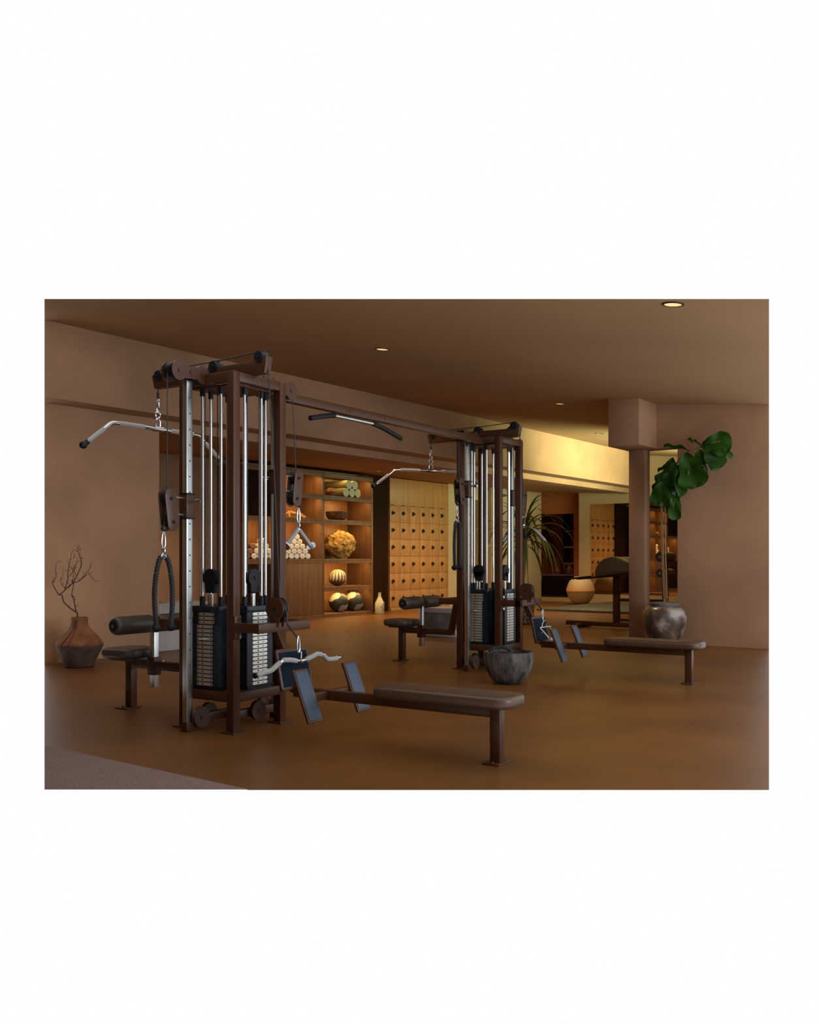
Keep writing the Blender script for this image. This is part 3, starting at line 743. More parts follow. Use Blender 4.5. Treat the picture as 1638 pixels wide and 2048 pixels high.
# ------------------------------------------------------------------ shelving
YS = 11.23
shelf = thing('shelf_unit', 'tall walnut shelving with warm lit niches at the back wall', 'shelving', (12.25, YS + .3, 0))
X0, X1, X2, X3 = 10.57, 11.5, 12.5, 13.9
mbk = MB().box((X0, YS + .62, 0.0), (X3, YS + .65, 2.63)); obj('back_panel', mbk, 'oak', shelf)
for x in (X0, X1, X2, X3): obj('side_panel', MB().box((x - .02, YS, 0), (x + .02, YS + .62, 2.63), .002), 'walnut', shelf)
obj('outer_side', MB().box((X3 + .021, YS + .01, 0), (X3 + .028, YS + .62, 2.63)), 'dark_wood', shelf)
def board(x0, x1, z, th=.04): obj('shelf_board', MB().box((x0 + .021, YS + .002, z - th / 2), (x1 - .021, YS + .62, z + th / 2), .002).box((x0 + .021, YS + .001, z - .062), (x1 - .021, YS + .022, z - th / 2 + .001)), 'walnut', shelf)
ZR = (2.205, 1.765, 1.044, .538, .045)
for z in (2.61,) + ZR: board(X2, X3, z)
for z in (2.61, 2.205, 1.765, 1.044, .045): board(X1, X2, z)
for z in (2.61, 1.765, 1.044, .045): board(X0, X1, z)
dr = obj('door', MB().box((X1 + .025, YS + .004, .07), (X2 - .025, YS + .024, 1.02), .002), 'walnut', shelf)
obj('door', MB().box((X0 + .025, YS + .004, .07), (X1 - .025, YS + .024, 1.02), .002), 'dark_wood', shelf)
obj('door', MB().box((X0 + .025, YS + .004, 1.79), (X1 - .025, YS + .024, 2.58), .002), 'dark_wood', shelf)
def led(x0, x1, z, p=7.0):
    obj('led_strip', MB().box((x0 + .08, YS + .06, z - .03), (x1 - .08, YS + .085, z - .021)), 'led', shelf)
    area('niche_light', ((x0 + x1) / 2, YS + .10, z - .035), (0, .45, -1), x1 - x0 - .2, .03, p, (1.0, .58, .18))
for z in (2.61, 2.205, 1.765, 1.044, .538): led(X2, X3, z, 6.0)
for z in (2.61, 2.205, 1.765): led(X1, X2, z, 5.0)
led(X0, X1, 1.765, 5.0)
mb = MB().box((13.925, 11.60, 0.0), (14.87, 11.66, 2.70), .003)
tag(obj('tall_panel', mb, 'dark_wood', at=(14.4, 11.63, 0)), 'tall dark wood panel between the lit shelving and the lockers', 'panel')
# rolled mats
def roll_mesh(r, length, m_body, m_end, name, body_name, end_name, label, cat, loc, group, spiral=False):
    t = thing(name, label, cat, loc, group=group)
    x, y, z = loc
    obj(body_name, MB().cyl((x, y + .004, z), (x, y + length, z), r, 24), m_body, t)
    e_ = MB().cyl((x, y, z), (x, y + .006, z), r * .985, 24)
    obj(end_name, e_, m_end, t)
    return t
r = .084; zz = 2.225
xs = 13.17
mats = [(xs, zz + r, 'front-left of the bottom three'), (xs + .17, zz + r, 'middle of the bottom three'), (xs + .34, zz + r, 'rightmost of the bottom three'), (xs + .085, zz + r + .148, 'left of the top two'), (xs + .255, zz + r + .148, 'right of the top two')]
m0 = None
for x, z, where in mats:
    lab = 'rolled olive exercise mat, ' + where + ' on the top shelf'
    if m0 is None: m0 = roll_mesh(r, .56, 'mat_green', 'mat_end', 'rolled_mat', 'body', 'end_face', lab, 'exercise mat', (x, YS + .04, z), 'rolled mats on the top shelf')
    else: dup(m0, (x, YS + .04, z), lab)
# towels
def towel(label, m, loc, group, r=.049, length=.30):
    x, y, z = loc
    t = thing('rolled_towel', label, 'towel', loc, group=group)
    obj('roll', MB().tube([(x, y, z), (x, y + .012, z), (x, y + length, z)], r, 20, radii=[r * .8, r, r]), m, t)
    sp = [(x + (r * .78 - .0017 * i) * math.cos(i * .5), y - .002, z + (r * .78 - .0017 * i) * math.sin(i * .5)) for i in range(21)]
    obj('spiral_edge', MB().tube(sp, .0035, 6), m, t)
    return t
TURN = math.radians(33)
def pyramid(n, xc, y, z0, m, group, what, where):
    base = None; r = .049
    rows = {0: 'bottom row', 1: 'second row up', 2: 'third row up', 3: 'fourth row up', 4: 'peak'}
    for row in range(n):
        k = n - row
        for i in range(k):
            pos = 'peak' if k == 1 else rows[row] + ', ' + ('leftmost' if i == 0 else 'rightmost' if i == k - 1 else ('%s from left' % ['', 'second', 'third', 'fourth'][i]))
            lab = '%s, %s, %s' % (what, pos, where)
            u_ = (i - (k - 1) / 2) * 2.04 * r; ca_, sa_ = math.cos(TURN), math.sin(TURN); j_ = random.uniform(-.010, .010)
            loc = (xc + u_ * ca_ + j_ * sa_, y - u_ * sa_ + j_ * ca_, z0 + r + row * 1.76 * r)
            if base is None:
                base = towel(lab, m, loc, group); base.rotation_euler = (0, 0, -TURN)
            else: dup(base, loc, lab)
def col_x(px, y): d = side(px); return y * d.x / d.y
pyramid(5, col_x(594, YS + .16), YS + .16, 1.064, 'towel_white', 'white towels below the V handle', 'rolled white towel', 'below the V handle')
pyramid(4, col_x(526, YS + .13), YS + .13, 1.064, 'towel_white', 'white towels in the left niche', 'rolled white towel', 'behind the left tower rods')
pyramid(3, col_x(500, YS + .30) + .02, YS + .24, 1.064, 'towel_brown', 'tan towels in the left niche', 'rolled tan towel', 'behind the white ones')
# objects on the right-hand shelves
def at_shelf(px, y): return col_x(px, y)
x = at_shelf(661, YS + .15)
c = (x, YS + .15, 2.225)
t = thing('clay_jar', 'small dark clay jar left of the rolled mats', 'jar', c)
obj('body', MB().lathe([(.05, 0), (.085, .03), (.095, .08), (.07, .13), (.035, .155), (.032, .17)], c, 24), 'clay', t)
obj('rim', MB().lathe([(.03, .168), (.046, .172), (.048, .185), (.032, .188)], c, 24), 'clay_dark', t)
x = at_shelf(674, YS + .24); c = (x, YS + .24, 1.785)
tag(obj('bowl', MB().lathe([(.10, 0), (.17, .03), (.205, .09), (.218, .165), (.205, .168), (.19, .10), (.15, .045), (.02, .03)], c, 36), 'bowl_brown', at=c), 'speckled brown bowl on the shelf under the rolled mats', 'bowl')
x = at_shelf(681, YS + .30); c = (x, YS + .30, 1.064)
m_ = MB(); t_ = m_.bm
bmesh.ops.create_icosphere(t_, subdivisions=5, radius=.29)
from mathutils import noise as NZ
for v in t_.verts:
    n_ = v.co.normalized(); k = 1 + .16 * NZ.noise(n_ * 2.3 + Vector((3, 1, 5))) + .09 * NZ.noise(n_ * 7) + .045 * abs(NZ.noise(n_ * 19))
    v.co = Vector((n_.x * 1.08, n_.y * .85, n_.z * .86)) * .29 * k
zmin = min(v.co.z for v in t_.verts)
for v in t_.verts: v.co = v.co + Vector(c) + Vector((0, 0, -zmin))
tag(obj('sea_sponge', m_, 'sponge', at=c), 'large knobbly yellow sea sponge on the middle shelf', 'sponge')
x = at_shelf(675, YS + .22); c = (x, YS + .22, .558)
t = thing('gourd', 'round striped cream and brown gourd above the exercise balls', 'gourd', c)
m_ = MB(); n = 48; rings = []
for j in range(15):
    ph = -PI / 2 + PI * (j + .0) / 14; row = []
    for k in range(n):
        a = 2 * PI * k / n; rr_ = .165 * max(.05, math.cos(ph)) * (1 + .05 * abs(math.sin(a * 8)))
        row.append(m_.bm.verts.new((c[0] + rr_ * math.cos(a), c[1] + rr_ * math.sin(a), c[2] + .155 + .155 * math.sin(ph))))
    rings.append(row)
for j in range(14):
    for k in range(n):
        f_ = m_.bm.faces.new((rings[j][k], rings[j][(k + 1) % n], rings[j + 1][(k + 1) % n], rings[j + 1][k]))
        f_.material_index = 1 if (k % 3 == 0 or j < 4 + (k * 7 % 3)) else 0
m_.bm.faces.new(rings[0][::-1]); m_.bm.faces.new(rings[-1])
obj('body', m_, ['bottle', 'bowl_brown'], t)
obj('stem', MB().cyl((c[0], c[1], c[2] + .30), (c[0], c[1], c[2] + .325), .012, 8, r2=.007), 'twig', t)
# exercise balls: black with a pale cap and a grey heel
def exercise_ball(label, c, r=.185):
    t = thing('exercise_ball', label, 'exercise ball', (c[0], c[1], c[2] - r), group='exercise balls on the bottom shelf')
    def patch(nx, lim, out, name, m):
        t_ = MB(); tmp = bmesh.new(); bmesh.ops.create_icosphere(tmp, subdivisions=5, radius=r * out)
        nx = Vector(nx).normalized()
        bad = [f for f in tmp.faces if (f.calc_center_median().normalized().dot(nx) + .06 * math.sin(5 * math.atan2(f.calc_center_median().y, f.calc_center_median().x)) ) < lim]
        bmesh.ops.delete(tmp, geom=bad, context='FACES'); t_._add(tmp, Matrix.Translation(c)); obj(name, t_, m, t)
    obj('body', MB().ball(c, r, u=36, v=24), 'ball_black', t)
    patch((-.85, .0, .75), .82, 1.006, 'pale_panel', 'ball_cream')
    patch((.05, -.75, -.75), .82, 1.006, 'grey_panel', 'ball_grey')
    return t
eb = None
for px, lab in ((651, 'black exercise ball cut off by the shelf divider, leftmost of three'), (677, 'black exercise ball with grey heel, middle of three on bottom shelf'), (708, 'black exercise ball with pale cap, rightmost of three on bottom shelf')):
    c = (at_shelf(px, YS + .22), YS + .22, .066 + .185)
    if px == 651: c = (X2 + .02 + .19, YS + .40, c[2])
    if eb is None: eb = exercise_ball(lab, c)
    else: dup(eb, (c[0], c[1], c[2] - .185), lab)
# driftwood
c = (at_shelf(592, YS + .2), YS + .2, 1.785)
m_ = MB().tube([(c[0] - .27, c[1], c[2] + .06), (c[0] - .15, c[1] + .02, c[2] + .10), (c[0], c[1], c[2] + .08), (c[0] + .16, c[1] + .03, c[2] + .075), (c[0] + .26, c[1], c[2] + .03)], .03, 9, radii=[.012, .035, .028, .03, .012])
m_.tube([(c[0] - .17, c[1], c[2] + .09), (c[0] - .22, c[1] - .05, c[2] + .01)], .018, 8).tube([(c[0] + .10, c[1], c[2] + .07), (c[0] + .16, c[1] - .06, c[2] + .012)], .016, 8)
tag(obj('driftwood', m_, 'sponge', at=c), 'pale knotted driftwood branch on the shelf above the white towels', 'driftwood')
# bottle vase on the floor
c = (13.98, 11.12, 0)
t = thing('bottle_vase', 'cream bottle vase with painted green strokes beside the shelving', 'vase', c)
obj('body', MB().lathe([(.075, 0), (.088, .02), (.092, .16), (.085, .22), (.05, .29), (.030, .34), (.028, .40), (.034, .415), (.02, .415)], c, 28), 'bottle', t)
m_ = MB()
for k, (a, z0, z1) in enumerate(((-1.9, .05, .21), (-1.55, .03, .19), (-1.25, .08, .24), (-2.2, .12, .16))):
    m_.tube([(c[0] + .0925 * math.cos(a + .06 * i), c[1] + .0925 * math.sin(a + .06 * i), z0 + (z1 - z0) * i / 5) for i in range(6)], .007, 6)
obj('painted_stroke', m_, 'bottle_ink', t)

# ------------------------------------------------------------------ lockers
YL = 11.57
lk = thing('locker_bank', 'tall oak locker bank of small square doors with black knobs', 'lockers', (15.94, YL + .3, 0))
obj('carcass', MB().box((14.88, YL + .02, .06), (17.0, YL + .32, 2.716), .003), 'oak', lk)
obj('top_panel', MB().box((14.885, YL, 2.165), (16.995, YL + .02, 2.716), .002), 'oak', lk)
obj('plinth', MB().box((14.885, YL - .03, 0), (17.0, YL + .32, .06), .003), 'oak', lk)
cw = 2.11 / 6; rh = (2.160 - .065) / 6
def locker_door(i, j):
    x0 = 14.885 + i * cw; z0 = .065 + j * rh
    d = obj('door', MB().box((x0 + .003, YL, z0 + .003), (x0 + cw - .003, YL + .019, z0 + rh - .003), .0015), 'oak', lk)
    kx, kz = x0 + .09, z0 + rh * .55
    m_ = MB().cyl((kx, YL, kz), (kx, YL - .022, kz), .014, 10)
    for q in range(3):
        a = q * 2 * PI / 3; m_.ball((kx + .026 * math.cos(a), YL - .028, kz + .026 * math.sin(a)), .021, (1, .6, 1), 10, 6)
    obj('knob', m_, 'black', d)
    return d
for i in range(6):
    for j in range(6): locker_door(i, j)
m_ = MB()
for i in range(6): m_.box((14.885 + i * cw + .03, YL - .001, 2.158), (14.885 + i * cw + .16, YL + .004, 2.170))
obj('finger_slot', m_, 'dark_wood', lk)

# ------------------------------------------------------------------ mirror, rug, orb
mr = MB().box((XM - .012, pm[1] + .02, .23), (XM - .002, 9.725, 2.356))
tag(obj('wall_mirror', mr, 'mirror', at=(XM, 8.5, .23), smooth=0), 'large frameless mirror on the far wall behind the column', 'mirror')
tag(obj('exercise_rug', MB().box((16.8, 6.2, .001), (20.30, 9.25, .045), .006), 'mat_grey', at=(18.5, 7.8, 0)), 'large dark grey floor mat in front of the far mirror', 'floor mat')
c = (19.62, 9.64, 0.0)
t = thing('orb_vase', 'round pale terracotta vase with orange band on the far floor', 'vase', c)
prof = [(.12 + .0, 0.0), (.20, .05), (.285, .16), (.325, .285)]
obj('body', MB().lathe(prof + [(.328, .30)], c, 10, cap=True).lathe([(.328, .335), (.315, .40), (.26, .53), (.19, .61), (.12, .645), (.10, .63)], c, 40), 'orb', t)
obj('band', MB().lathe([(.326, .298), (.332, .305), (.332, .33), (.327, .337)], c, 40), 'orb_band', t)

# ------------------------------------------------------------------ hyperextension bench behind the column
XB = 13.25
gh = thing('back_extension_bench', 'dark back-extension bench with large rounded pad behind the column', 'gym machine', (XB, 5.9, 0))
obj('base_rail', MB().box((XB - .035, 4.95, .03), (XB + .035, 6.75, .10), .004).box((XB - .25, 6.45, .0), (XB + .25, 6.52, .06), .004).box((XB - .3, 5.05, 0), (XB + .3, 5.12, .06), .004), 'frame', gh)
obj('post', MB().box((XB - .04, 5.86, .10), (XB + .04, 5.95, .84), .004), 'frame', gh)
obj('brace', MB().box((XB - .02, 5.10, .42), (XB + .02, 5.90, .47), .003).box((XB - .02, 5.10, .12), (XB + .02, 5.90, .16), .003), 'frame', gh)
obj('pad_plate', MB().bar((XB, 6.48, .765), (XB, 5.45, .86), .40, .035), 'frame', gh)
def half_pad(yc, name):
    pts = [(yc + .28, .80)]
    for i in range(13):
        q = PI * i / 12; pts.append((yc + .29 * math.cos(q), .84 + .265 * math.sin(q)))
    pts.append((yc - .28, .86))
    m_ = MB().prism(pts, 'x', XB - .27, XB - .015, .025).prism(pts, 'x', XB + .015, XB + .27, .025); obj(name, m_, 'leather_dark', gh)
half_pad(5.86, 'hip_pad')
obj('handle', MB().tube([(XB - .30, 6.62, .755), (XB - .30, 6.40, .78), (XB - .28, 6.2, .80)], .016, 10).tube([(XB + .30, 6.62, .755), (XB + .30, 6.40, .78), (XB + .28, 6.2, .80)], .016, 10), 'black', gh)
obj('rear_post', MB().box((XB - .035, 5.10, .10), (XB + .035, 5.17, 1.02), .004), 'frame', gh)
for z, r_ in ((1.10, .075), (.86, .065)):
    ro = obj('foam_roller', MB().cyl((XB - .22, 5.13, z), (XB + .22, 5.13, z), r_, 24), 'leather_dark', gh)
    obj('cap_bolt', MB().disc((XB - .222, 5.13, z), (1, 0, 0), .014, .012, 10), 'chrome', ro)
obj('foot_deck', MB().box((XB - .22, 5.0, .40), (XB + .22, 5.35, .43), .003).tube([(XB - .25, 5.45, .56), (XB - .25, 4.98, .56)], .012, 8), 'frame', gh)

# ------------------------------------------------------------------ stone blocks
c = (7.02, 8.95, 0)
tag(obj('stone_block', MB().rbox((6.84, 8.72, 0), (7.62, 9.25, .56), .03, .015, 4, 2), 'stone_white', at=c), 'veined white marble block behind the left pulldown seat', 'stone block')
d_ = FW * 12.9 + RT * ((892 - CX) / F_PX * 12.9)
c = (d_.x, d_.y, 0)
t = thing('stone_bench', 'rough grey stone block on a white foot behind the right pulldown seat', 'stone block', c)
obj('block', MB().box((c[0] - .22, c[1] - .25, .10), (c[0] + .22, c[1] + .25, .33), .01), 'stone_grey', t)
obj('cap', MB().box((c[0] - .24, c[1] - .27, .33), (c[0] + .24, c[1] + .27, .40), .008), 'stone_white', t)
obj('foot', MB().box((c[0] - .20, c[1] - .30, 0), (c[0] + .24, c[1] + .22, .10), .01), 'stone_white', t)

# ------------------------------------------------------------------ twig vase at the left wall
d_ = FW * 9.28 + RT * ((159 - CX) / F_PX * 9.28); vx, vy = d_.x, d_.y
t = thing("clay_vase", 'cracked brown clay vase on the floor by the left wall', 'vase', (vx, vy, 0))
c = (vx, vy, 0)
vn = [(.075, .47), (.10, .38), (.17, .31), (.215, .26), (.224, .22), (.20, .17)]
obj('vine', MB().tube([(vx + (r_ + .006) * math.cos(-2.62 - .10 * i), vy + (r_ + .006) * math.sin(-2.62 - .10 * i), z_) for i, (r_, z_) in enumerate(vn)], .006, 7).tube([(vx + (r_ + .005) * math.cos(-2.45 - .05 * i), vy + (r_ + .005) * math.sin(-2.45 - .05 * i), z_) for i, (r_, z_) in enumerate(vn)], .004, 7), 'twig', t)
obj('lower_body', MB().lathe([(.125, 0), (.14, .01), (.165, .08), (.205, .16), (.228, .215), (.225, .225)], c, 40, .012), 'clay_dark', t)
obj('upper_body', MB().lathe([(.224, .222), (.226, .24), (.20, .28), (.155, .33), (.11, .375), (.085, .41), (.078, .45), (.082, .495), (.072, .497), (.066, .45), (.06, .40)], c, 40, .012), 'clay', t)
tw_ = MB(); random.seed(21)
lean = Vector((RT.x, RT.y, 0)); SV = 9.28 / F_PX
def tp(zx, zy, dep=0.0):                          # sketch coordinates of the branch, four and a bit per pixel
    px, py = 80 + zx * .2076, 960 + zy * .2076
    return Vector((vx, vy, EYE)) + lean * ((px - 159) * SV) + Vector((FW.x, FW.y, 0)) * dep + Vector((0, 0, (HZ - py) * SV))
twigs = [
    ([(375, 1420), (368, 1330), (362, 1285), (345, 1260), (338, 1215), (335, 1160), (305, 1110), (318, 1000), (300, 955)], .0085),
    ([(350, 1275), (292, 1232), (245, 1175), (216, 1105), (186, 1110), (232, 1060), (280, 1010), (380, 970), (440, 922), (475, 905), (540, 975)], .0075),
    ([(186, 1108), (150, 1040), (140, 990), (176, 930), (165, 870), (175, 800)], .0055),
    ([(240, 1052), (266, 960), (256, 880), (266, 790), (284, 705)], .0055),
    ([(315, 1005), (350, 922), (392, 830), (384, 760), (362, 690), (370, 635)], .0060),
    ([(380, 970), (430, 910), (470, 850), (484, 800)], .0045),
    ([(305, 1110), (346, 1132), (335, 1200)], .0050),
    ([(270, 1040), (300, 1000), (318, 930), (305, 860), (330, 800)], .0045),
    ([(250, 1050), (215, 1010), (200, 960), (236, 900), (238, 850)], .0040),
    ([(392, 830), (410, 790), (388, 730), (400, 680)], .0035),
    ([(262, 940), (300, 900), (330, 850), (352, 790), (350, 760)], .0040),
    ([(350, 920), (330, 870), (290, 830), (262, 770), (330, 755)], .0035),
]
for pts, r_ in twigs:
    dp = [0.0]
    for _ in pts[1:]: dp.append(dp[-1] + random.uniform(-.03, .03))
    Q = [tp(a, b, d) for (a, b), d in zip(pts, dp)]
    tw_.tube(Q, r_, 6, radii=[r_ * (1 - .65 * i / (len(Q) - 1)) for i in range(len(Q))])
    for k in range(len(pts) - 2 if r_ < .008 else 2):          # fine side shoots
        i_ = random.randint(1, len(Q) - 1); p_ = Q[i_]
        q_ = p_ + lean * random.uniform(-.05, .06) + Vector((0, 0, random.uniform(.01, .07)))
        tw_.tube([p_, (p_ + q_) / 2 + lean * random.uniform(-.012, .012), q_], .002, 5, radii=[.0024, .002, .001])
br = obj('twig_bunch', tw_, 'twig', at=(vx, vy, .42)); tag(br, 'bare branching twigs standing in the cracked clay vase', 'branches')

# ------------------------------------------------------------------ wooden bowl with a rope
d_ = FW * 8.06 + RT * ((1017 - CX) / F_PX * 8.06); bx_, by_ = d_.x, d_.y
c = (bx_, by_, 0)
prof = [(.085, 0), (.12, .012), (.165, .06), (.20, .13), (.216, .21), (.215, .275), (.198, .278), (.192, .21), (.172, .13), (.13, .07), (.03, .05)]
tag(obj('wooden_bowl', MB().lathe(prof, c, 48, .010), 'bowl', at=c), 'big rough grey wooden bowl on the floor before the right tower', 'bowl')
rp = []
for i in range(40):
    a = i * .42; rp.append((bx_ + .125 * math.cos(a), by_ + .125 * math.sin(a), .185 + .0022 * i))
lift = -lean
lp = [Vector(rp[-1])]
top = Vector((bx_, by_, 0)) + lift * .165
for i in range(13):
    q = PI * i / 12; lp.append(top + lean * (.095 * (1 - math.cos(q))) + Vector((0, 0, .262 + .055 * math.sin(q))))
m_ = strands([Vector(p) for p in rp], .014, MB(), 200); strands(lp[1:], .014, m_, 200)
tag(obj('coiled_rope', m_, 'rope', at=(bx_, by_, .17)), 'black twisted rope coiled inside the rough wooden bowl', 'rope')

# ------------------------------------------------------------------ clay urn with the fiddle-leaf plant
ux, uy = 11.10, 4.31
t = thing('clay_urn', 'weathered grey and rust glazed urn at the foot of the column', 'plant pot', (ux, uy, 0)); c = (ux, uy, 0)
obj('body', MB().lathe([(.155, 0), (.17, .015), (.215, .14), (.255, .27), (.268, .36), (.255, .43), (.215, .475), (.175, .495)], c, 48, .006), 'urn', t)
obj('rim', MB().lathe([(.172, .49), (.176, .505), (.186, .52), (.182, .535), (.160, .535), (.150, .50)], c, 48), 'stone_grey', t)
obj('soil', MB().cyl((ux, uy, .47), (ux, uy, .50), .155, 24), 'soil', t)
pl = thing('fiddle_leaf_plant', 'tall leaning plant with big dark green leaves in the urn', 'plant', (ux, uy, .50))
U = Vector((0, -1, 0)); V3 = Vector((1, 0, 0))
S_ = 11.5 / F_PX
def pp(px, py, dep=0.0):                          # points on the upright plane through the urn, parallel to the wall
    d = side(px); k = (ux - .05 + dep) / d.x
    return Vector((k * d.x, k * d.y, EYE + (HZ - py) / F_PX * k))
m_ = MB()
for a, b, top_ in ((1328, 1322, 1000), (1331, 1324, 990), (1334, 1330, 1010)):
    m_.tube([(ux + .01 * (a - 1331), uy, .49), pp(a + 0, 1196), pp((a + b) / 2 - 1, 1110, .02), pp(b, top_)], .008, 8)
m_.tube([pp(1323, 1000), pp(1334, 955), pp(1358, 920), pp(1382, 902), pp(1402, 893)], .009, 8)
m_.tube([pp(1402, 893), pp(1425, 885), pp(1440, 882)], .006, 8).tube([pp(1402, 893), pp(1392, 886), pp(1384, 882)], .005, 8).tube([pp(1358, 920), pp(1378, 903), pp(1370, 893)], .004, 8)
obj('stem', m_, 'cane', pl)
def leaf(mb, p, d, up, L, Wd, droop=.35, fold=.25):
    d = Vector(d).normalized(); up = Vector(up); s_ = d.cross(up).normalized(); up = s_.cross(d).normalized()
    nl, nw = 14, 8; g_ = []; ph_ = L * 91 + Wd * 57
    for i in range(nl + 1):
        u = i / nl
        ctrl = ((0, .10), (.08, .34), (.25, .62), (.45, .80), (.65, 1.0), (.82, .98), (.93, .78), (1.0, .42))
        for (ua, wa), (ub, wb) in zip(ctrl, ctrl[1:]):
            if ua <= u <= ub + 1e-9: wv = wa + (wb - wa) * (u - ua) / (ub - ua)
        wv *= Wd * (1 + .07 * math.sin(13 * u + ph_))
        row = []
        for j in range(nw + 1):
            v = j / nw * 2 - 1
            pos = p + d * (L * u) + s_ * (wv * .5 * v) + up * (-droop * L * u * u + fold * wv * abs(v) * .5 + .060 * L * math.sin(11 * u + 2.5 * v + ph_) * abs(v))
            row.append(mb.bm.verts.new(pos))
        g_.append(row)
    for i in range(nl):
        for j in range(nw): mb.bm.faces.new((g_[i][j], g_[i][j + 1], g_[i + 1][j + 1], g_[i + 1][j]))
lf = MB()
def leaf_px(a, b, Wpx, face=(0, 0), dep=0, droop=.2, fold=.25):
    p, q = pp(*a, dep), pp(*b, dep + .02)
    d = q - p; L = d.length
    up = -V3 + U * face[0] + Vector((0, 0, face[1]))
    leaf(lf, p, d, up, L, Wpx * S_ * (1.22 if Wpx > 15 else 1.0), droop, fold)
leaf_px((1402, 892), (1462, 886), 42, (0, .3), -.02, .10)
leaf_px((1412, 890), (1440, 925), 34, (0, .2), -.05, .1)
leaf_px((1446, 890), (1464, 916), 11, (.6, 0), 0, .15)
leaf_px((1372, 905), (1392, 975), 46, (0, .1), -.08, .10)
leaf_px((1400, 898), (1404, 930), 26, (-.2, 0), -.04, .1)
leaf_px((1418, 905), (1442, 935), 30, (.2, .2), .03, .1)
leaf_px((1352, 925), (1322, 985), 42, (-.2, .2), -.07, .12)
leaf_px((1346, 915), (1338, 965), 30, (0, .1), -.03, .1)
leaf_px((1330, 960), (1318, 1012), 38, (0, .1), -.10, .1)
leaf_px((1340, 968), (1352, 1000), 26, (.3, 0), .04, .2)
leaf_px((1348, 975), (1350, 1040), 22, (.2, .1), -.04, .06)
leaf_px((1326, 990), (1338, 1010), 26, (.1, .1), -.06, .1)
leaf_px((1360, 935), (1352, 985), 26, (.4, 0), .03, .1)
leaf_px((1366, 930), (1350, 960), 34, (-.1, .1), -.02, .1)
leaf_px((1336, 945), (1316, 995), 30, (.1, 0), -.05, .1)
leaf_px((1350, 950), (1362, 992), 24, (.4, .1), -.06, .2)
leaf_px((1380, 915), (1402, 968), 30, (.35, .1), -.03, .15)
leaf_px((1405, 885), (1450, 908), 30, (0, .4), .02, .1)
leaf_px((1342, 985), (1334, 1015), 22, (-.2, 0), -.02, .1)
leaf_px((1384, 882), (1376, 876), 8, (0, 1), 0, .1)
leaf_px((1402, 890), (1382, 879), 9, (0, 1), 0, .1)
leaf_px((1380, 902), (1326, 880), 12, (0, 1), 0, .30)
leaf_px((1338, 928), (1314, 942), 12, (0, .8), 0, .1)
leaf_px((1408, 925), (1412, 952), 11, (.8, 0), 0, .1)
obj('foliage', lf, 'leaf', pl)

# ------------------------------------------------------------------ strappy plant in the mosaic pot
d_ = FW * 15.2 + RT * ((1046 - CX) / F_PX * 15.2); sx_, sy_ = d_.x, d_.y
t = thing('mosaic_pot', 'speckled mosaic planter half hidden behind the right tower', 'plant pot', (sx_, sy_, 0))
obj('body', MB().lathe([(.13, 0), (.17, .05), (.19, .30), (.185, .52), (.20, .55), (.17, .55), (.16, .50)], (sx_, sy_, 0), 32), 'mosaic', t)
obj('soil', MB().cyl((sx_, sy_, .47), (sx_, sy_, .51), .165, 20), 'soil', t)
sp = thing('strappy_plant', 'arching plant with long narrow green leaves behind the right tower', 'plant', (sx_, sy_, .51))
obj('cane', MB().tube([(sx_, sy_, .49), (sx_ + .02, sy_, .9), (sx_, sy_ + .02, 1.42)], .022, 8), 'cane', sp)
lf = MB(); random.seed(5)
for i in range(54):
    a = random.uniform(0, 2 * PI); el = random.uniform(.25, 1.45); L = random.uniform(.75, 1.25); wd = random.uniform(.042, .066)
    o_ = Vector((sx_, sy_, random.uniform(1.22, 1.46))); h = Vector((math.cos(a), math.sin(a), 0)); s_ = Vector((-h.y, h.x, 0))
    n = 14; prev = None
    pos = o_.copy(); d = h * math.cos(el) + Vector((0, 0, math.sin(el)))
    for k in range(n + 1):
        u = k / n; wv = wd * (.5 + 1.2 * u if u < .3 else .86 * (1 - ((u - .3) / .7) ** 2.2) + .02)
        c_ = d.cross(s_).normalized() * wv * .22
        row = [lf.bm.verts.new(pos - s_ * wv / 2 - c_), lf.bm.verts.new(pos), lf.bm.verts.new(pos + s_ * wv / 2 - c_)]
        if prev:
            for j in range(2): lf.bm.faces.new((prev[j], prev[j + 1], row[j + 1], row[j]))
        prev = row
        d = (d + Vector((0, 0, -.13 - .20 * u))).normalized() if el < 2 else d
        pos = pos + d * L / n
obj('foliage', lf, 'palm', sp)

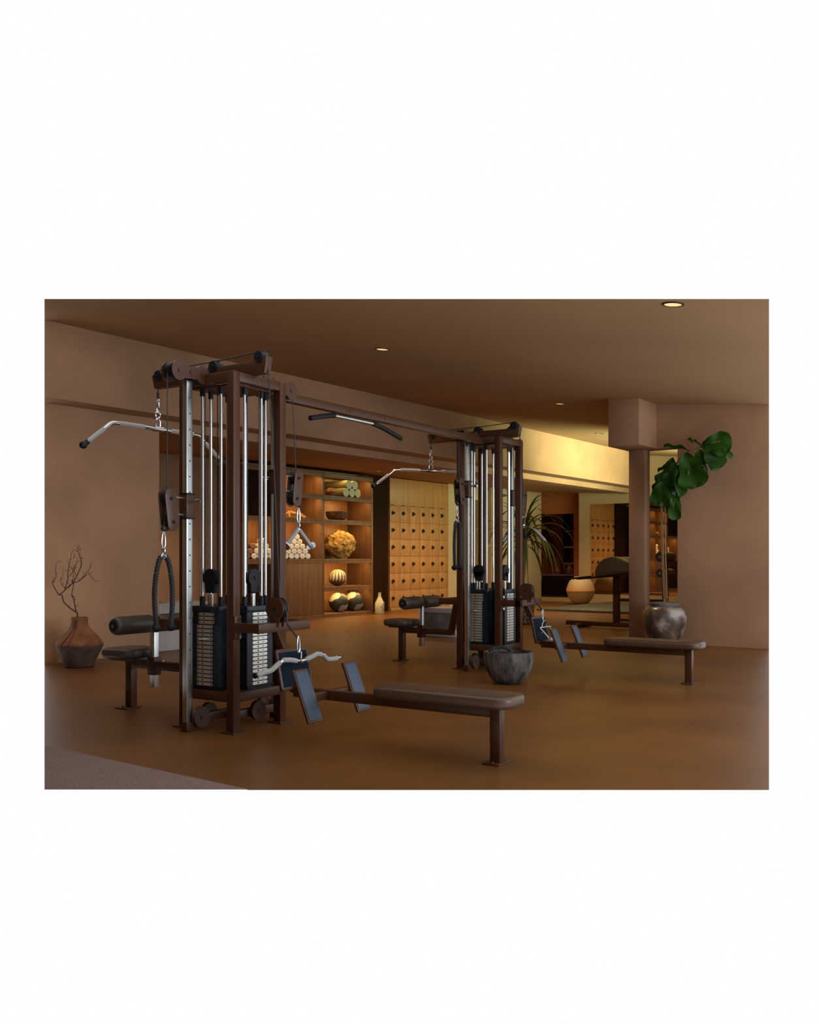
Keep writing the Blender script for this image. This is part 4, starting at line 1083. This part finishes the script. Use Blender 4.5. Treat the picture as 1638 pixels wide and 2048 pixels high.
# ------------------------------------------------------------------ room seen through the far doorway
t = thing('sideboard', 'low dark sideboard seen through the far doorway', 'sideboard', (22.2, 11.1, 0))
obj('body', MB().box((21.9, 10.0, .08), (22.4, 12.3, .60), .01), 'dark_wood', t)
obj('top', MB().box((21.86, 9.95, .60), (22.44, 12.35, .64), .005), 'walnut', t)
t = thing('wall_shelf', 'dark open wall shelf above the far sideboard', 'shelf', (23.2, 11.1, .9))
for y in (10.1, 10.95, 11.8): obj('side_panel', MB().box((23.0, y, .9), (23.38, y + .04, 2.3)), 'dark_wood', t)
for z in (.9, 1.35, 1.8, 2.3): obj('shelf_board', MB().box((23.0, 10.1, z), (23.38, 11.84, z + .04)), 'walnut', t)
spot('inner_downlight', (21.9, 11.0, 2.5), (0.1, 0, -1), 40, WARM, 110)
for i, (y, h_, lab) in enumerate(((10.35, .20, 'small amber jar on the far sideboard, rightmost'), (10.75, .14, 'small amber jar on the far sideboard, second from right'), (11.15, .24, 'tall amber jar on the far sideboard, third from right'), (11.5, .16, 'small amber jar on the far sideboard, leftmost'))):
    c = (22.05, y, .64)
    tag(obj('jar', MB().lathe([(.05, 0), (.07, .02), (.075, h_ * .6), (.045, h_ * .85), (.04, h_)], c, 18), 'clay', at=c), lab, 'jar', 'jars on the far sideboard')

# ------------------------------------------------------------------ recessed ceiling lamps
def downlight(x, y, z, label, r=.075, slope=.10):
    t = thing('ceiling_lamp', label, 'ceiling light', (x, y, z), group='recessed ceiling lamps')
    c = (x, y, z)
    obj('trim_ring', MB().lathe([(r, .003), (r, -.006), (r * .82, -.008), (r * .80, .003)], c, 32), 'lamp_trim', t)
    obj('reflector', MB().lathe([(r * .8, -.003), (r * .55, -.001), (.001, -.0005)], c, 32, cap=False), 'lamp_on', t)
    t.rotation_euler = (math.atan(slope), 0, 0)
    return t
downlight(7.25, 5.73, zc(5.73), 'recessed ceiling lamp above the overhead beam')
downlight(6.18, 2.34, zc(2.34), 'recessed ceiling lamp nearest the right edge of the room')
downlight(11.34, 5.88, zc(5.88), 'recessed ceiling lamp between right tower and column')
downlight(15.4, 7.2, zc(7.2), 'recessed ceiling lamp beside the boxed beam over the column')
downlight(13.3, 10.6, za(10.6), 'recessed ceiling lamp above the lit shelving', slope=.0525)
downlight(18.6, 9.9, za(9.9), 'recessed ceiling lamp before the far doorway', slope=.0525)
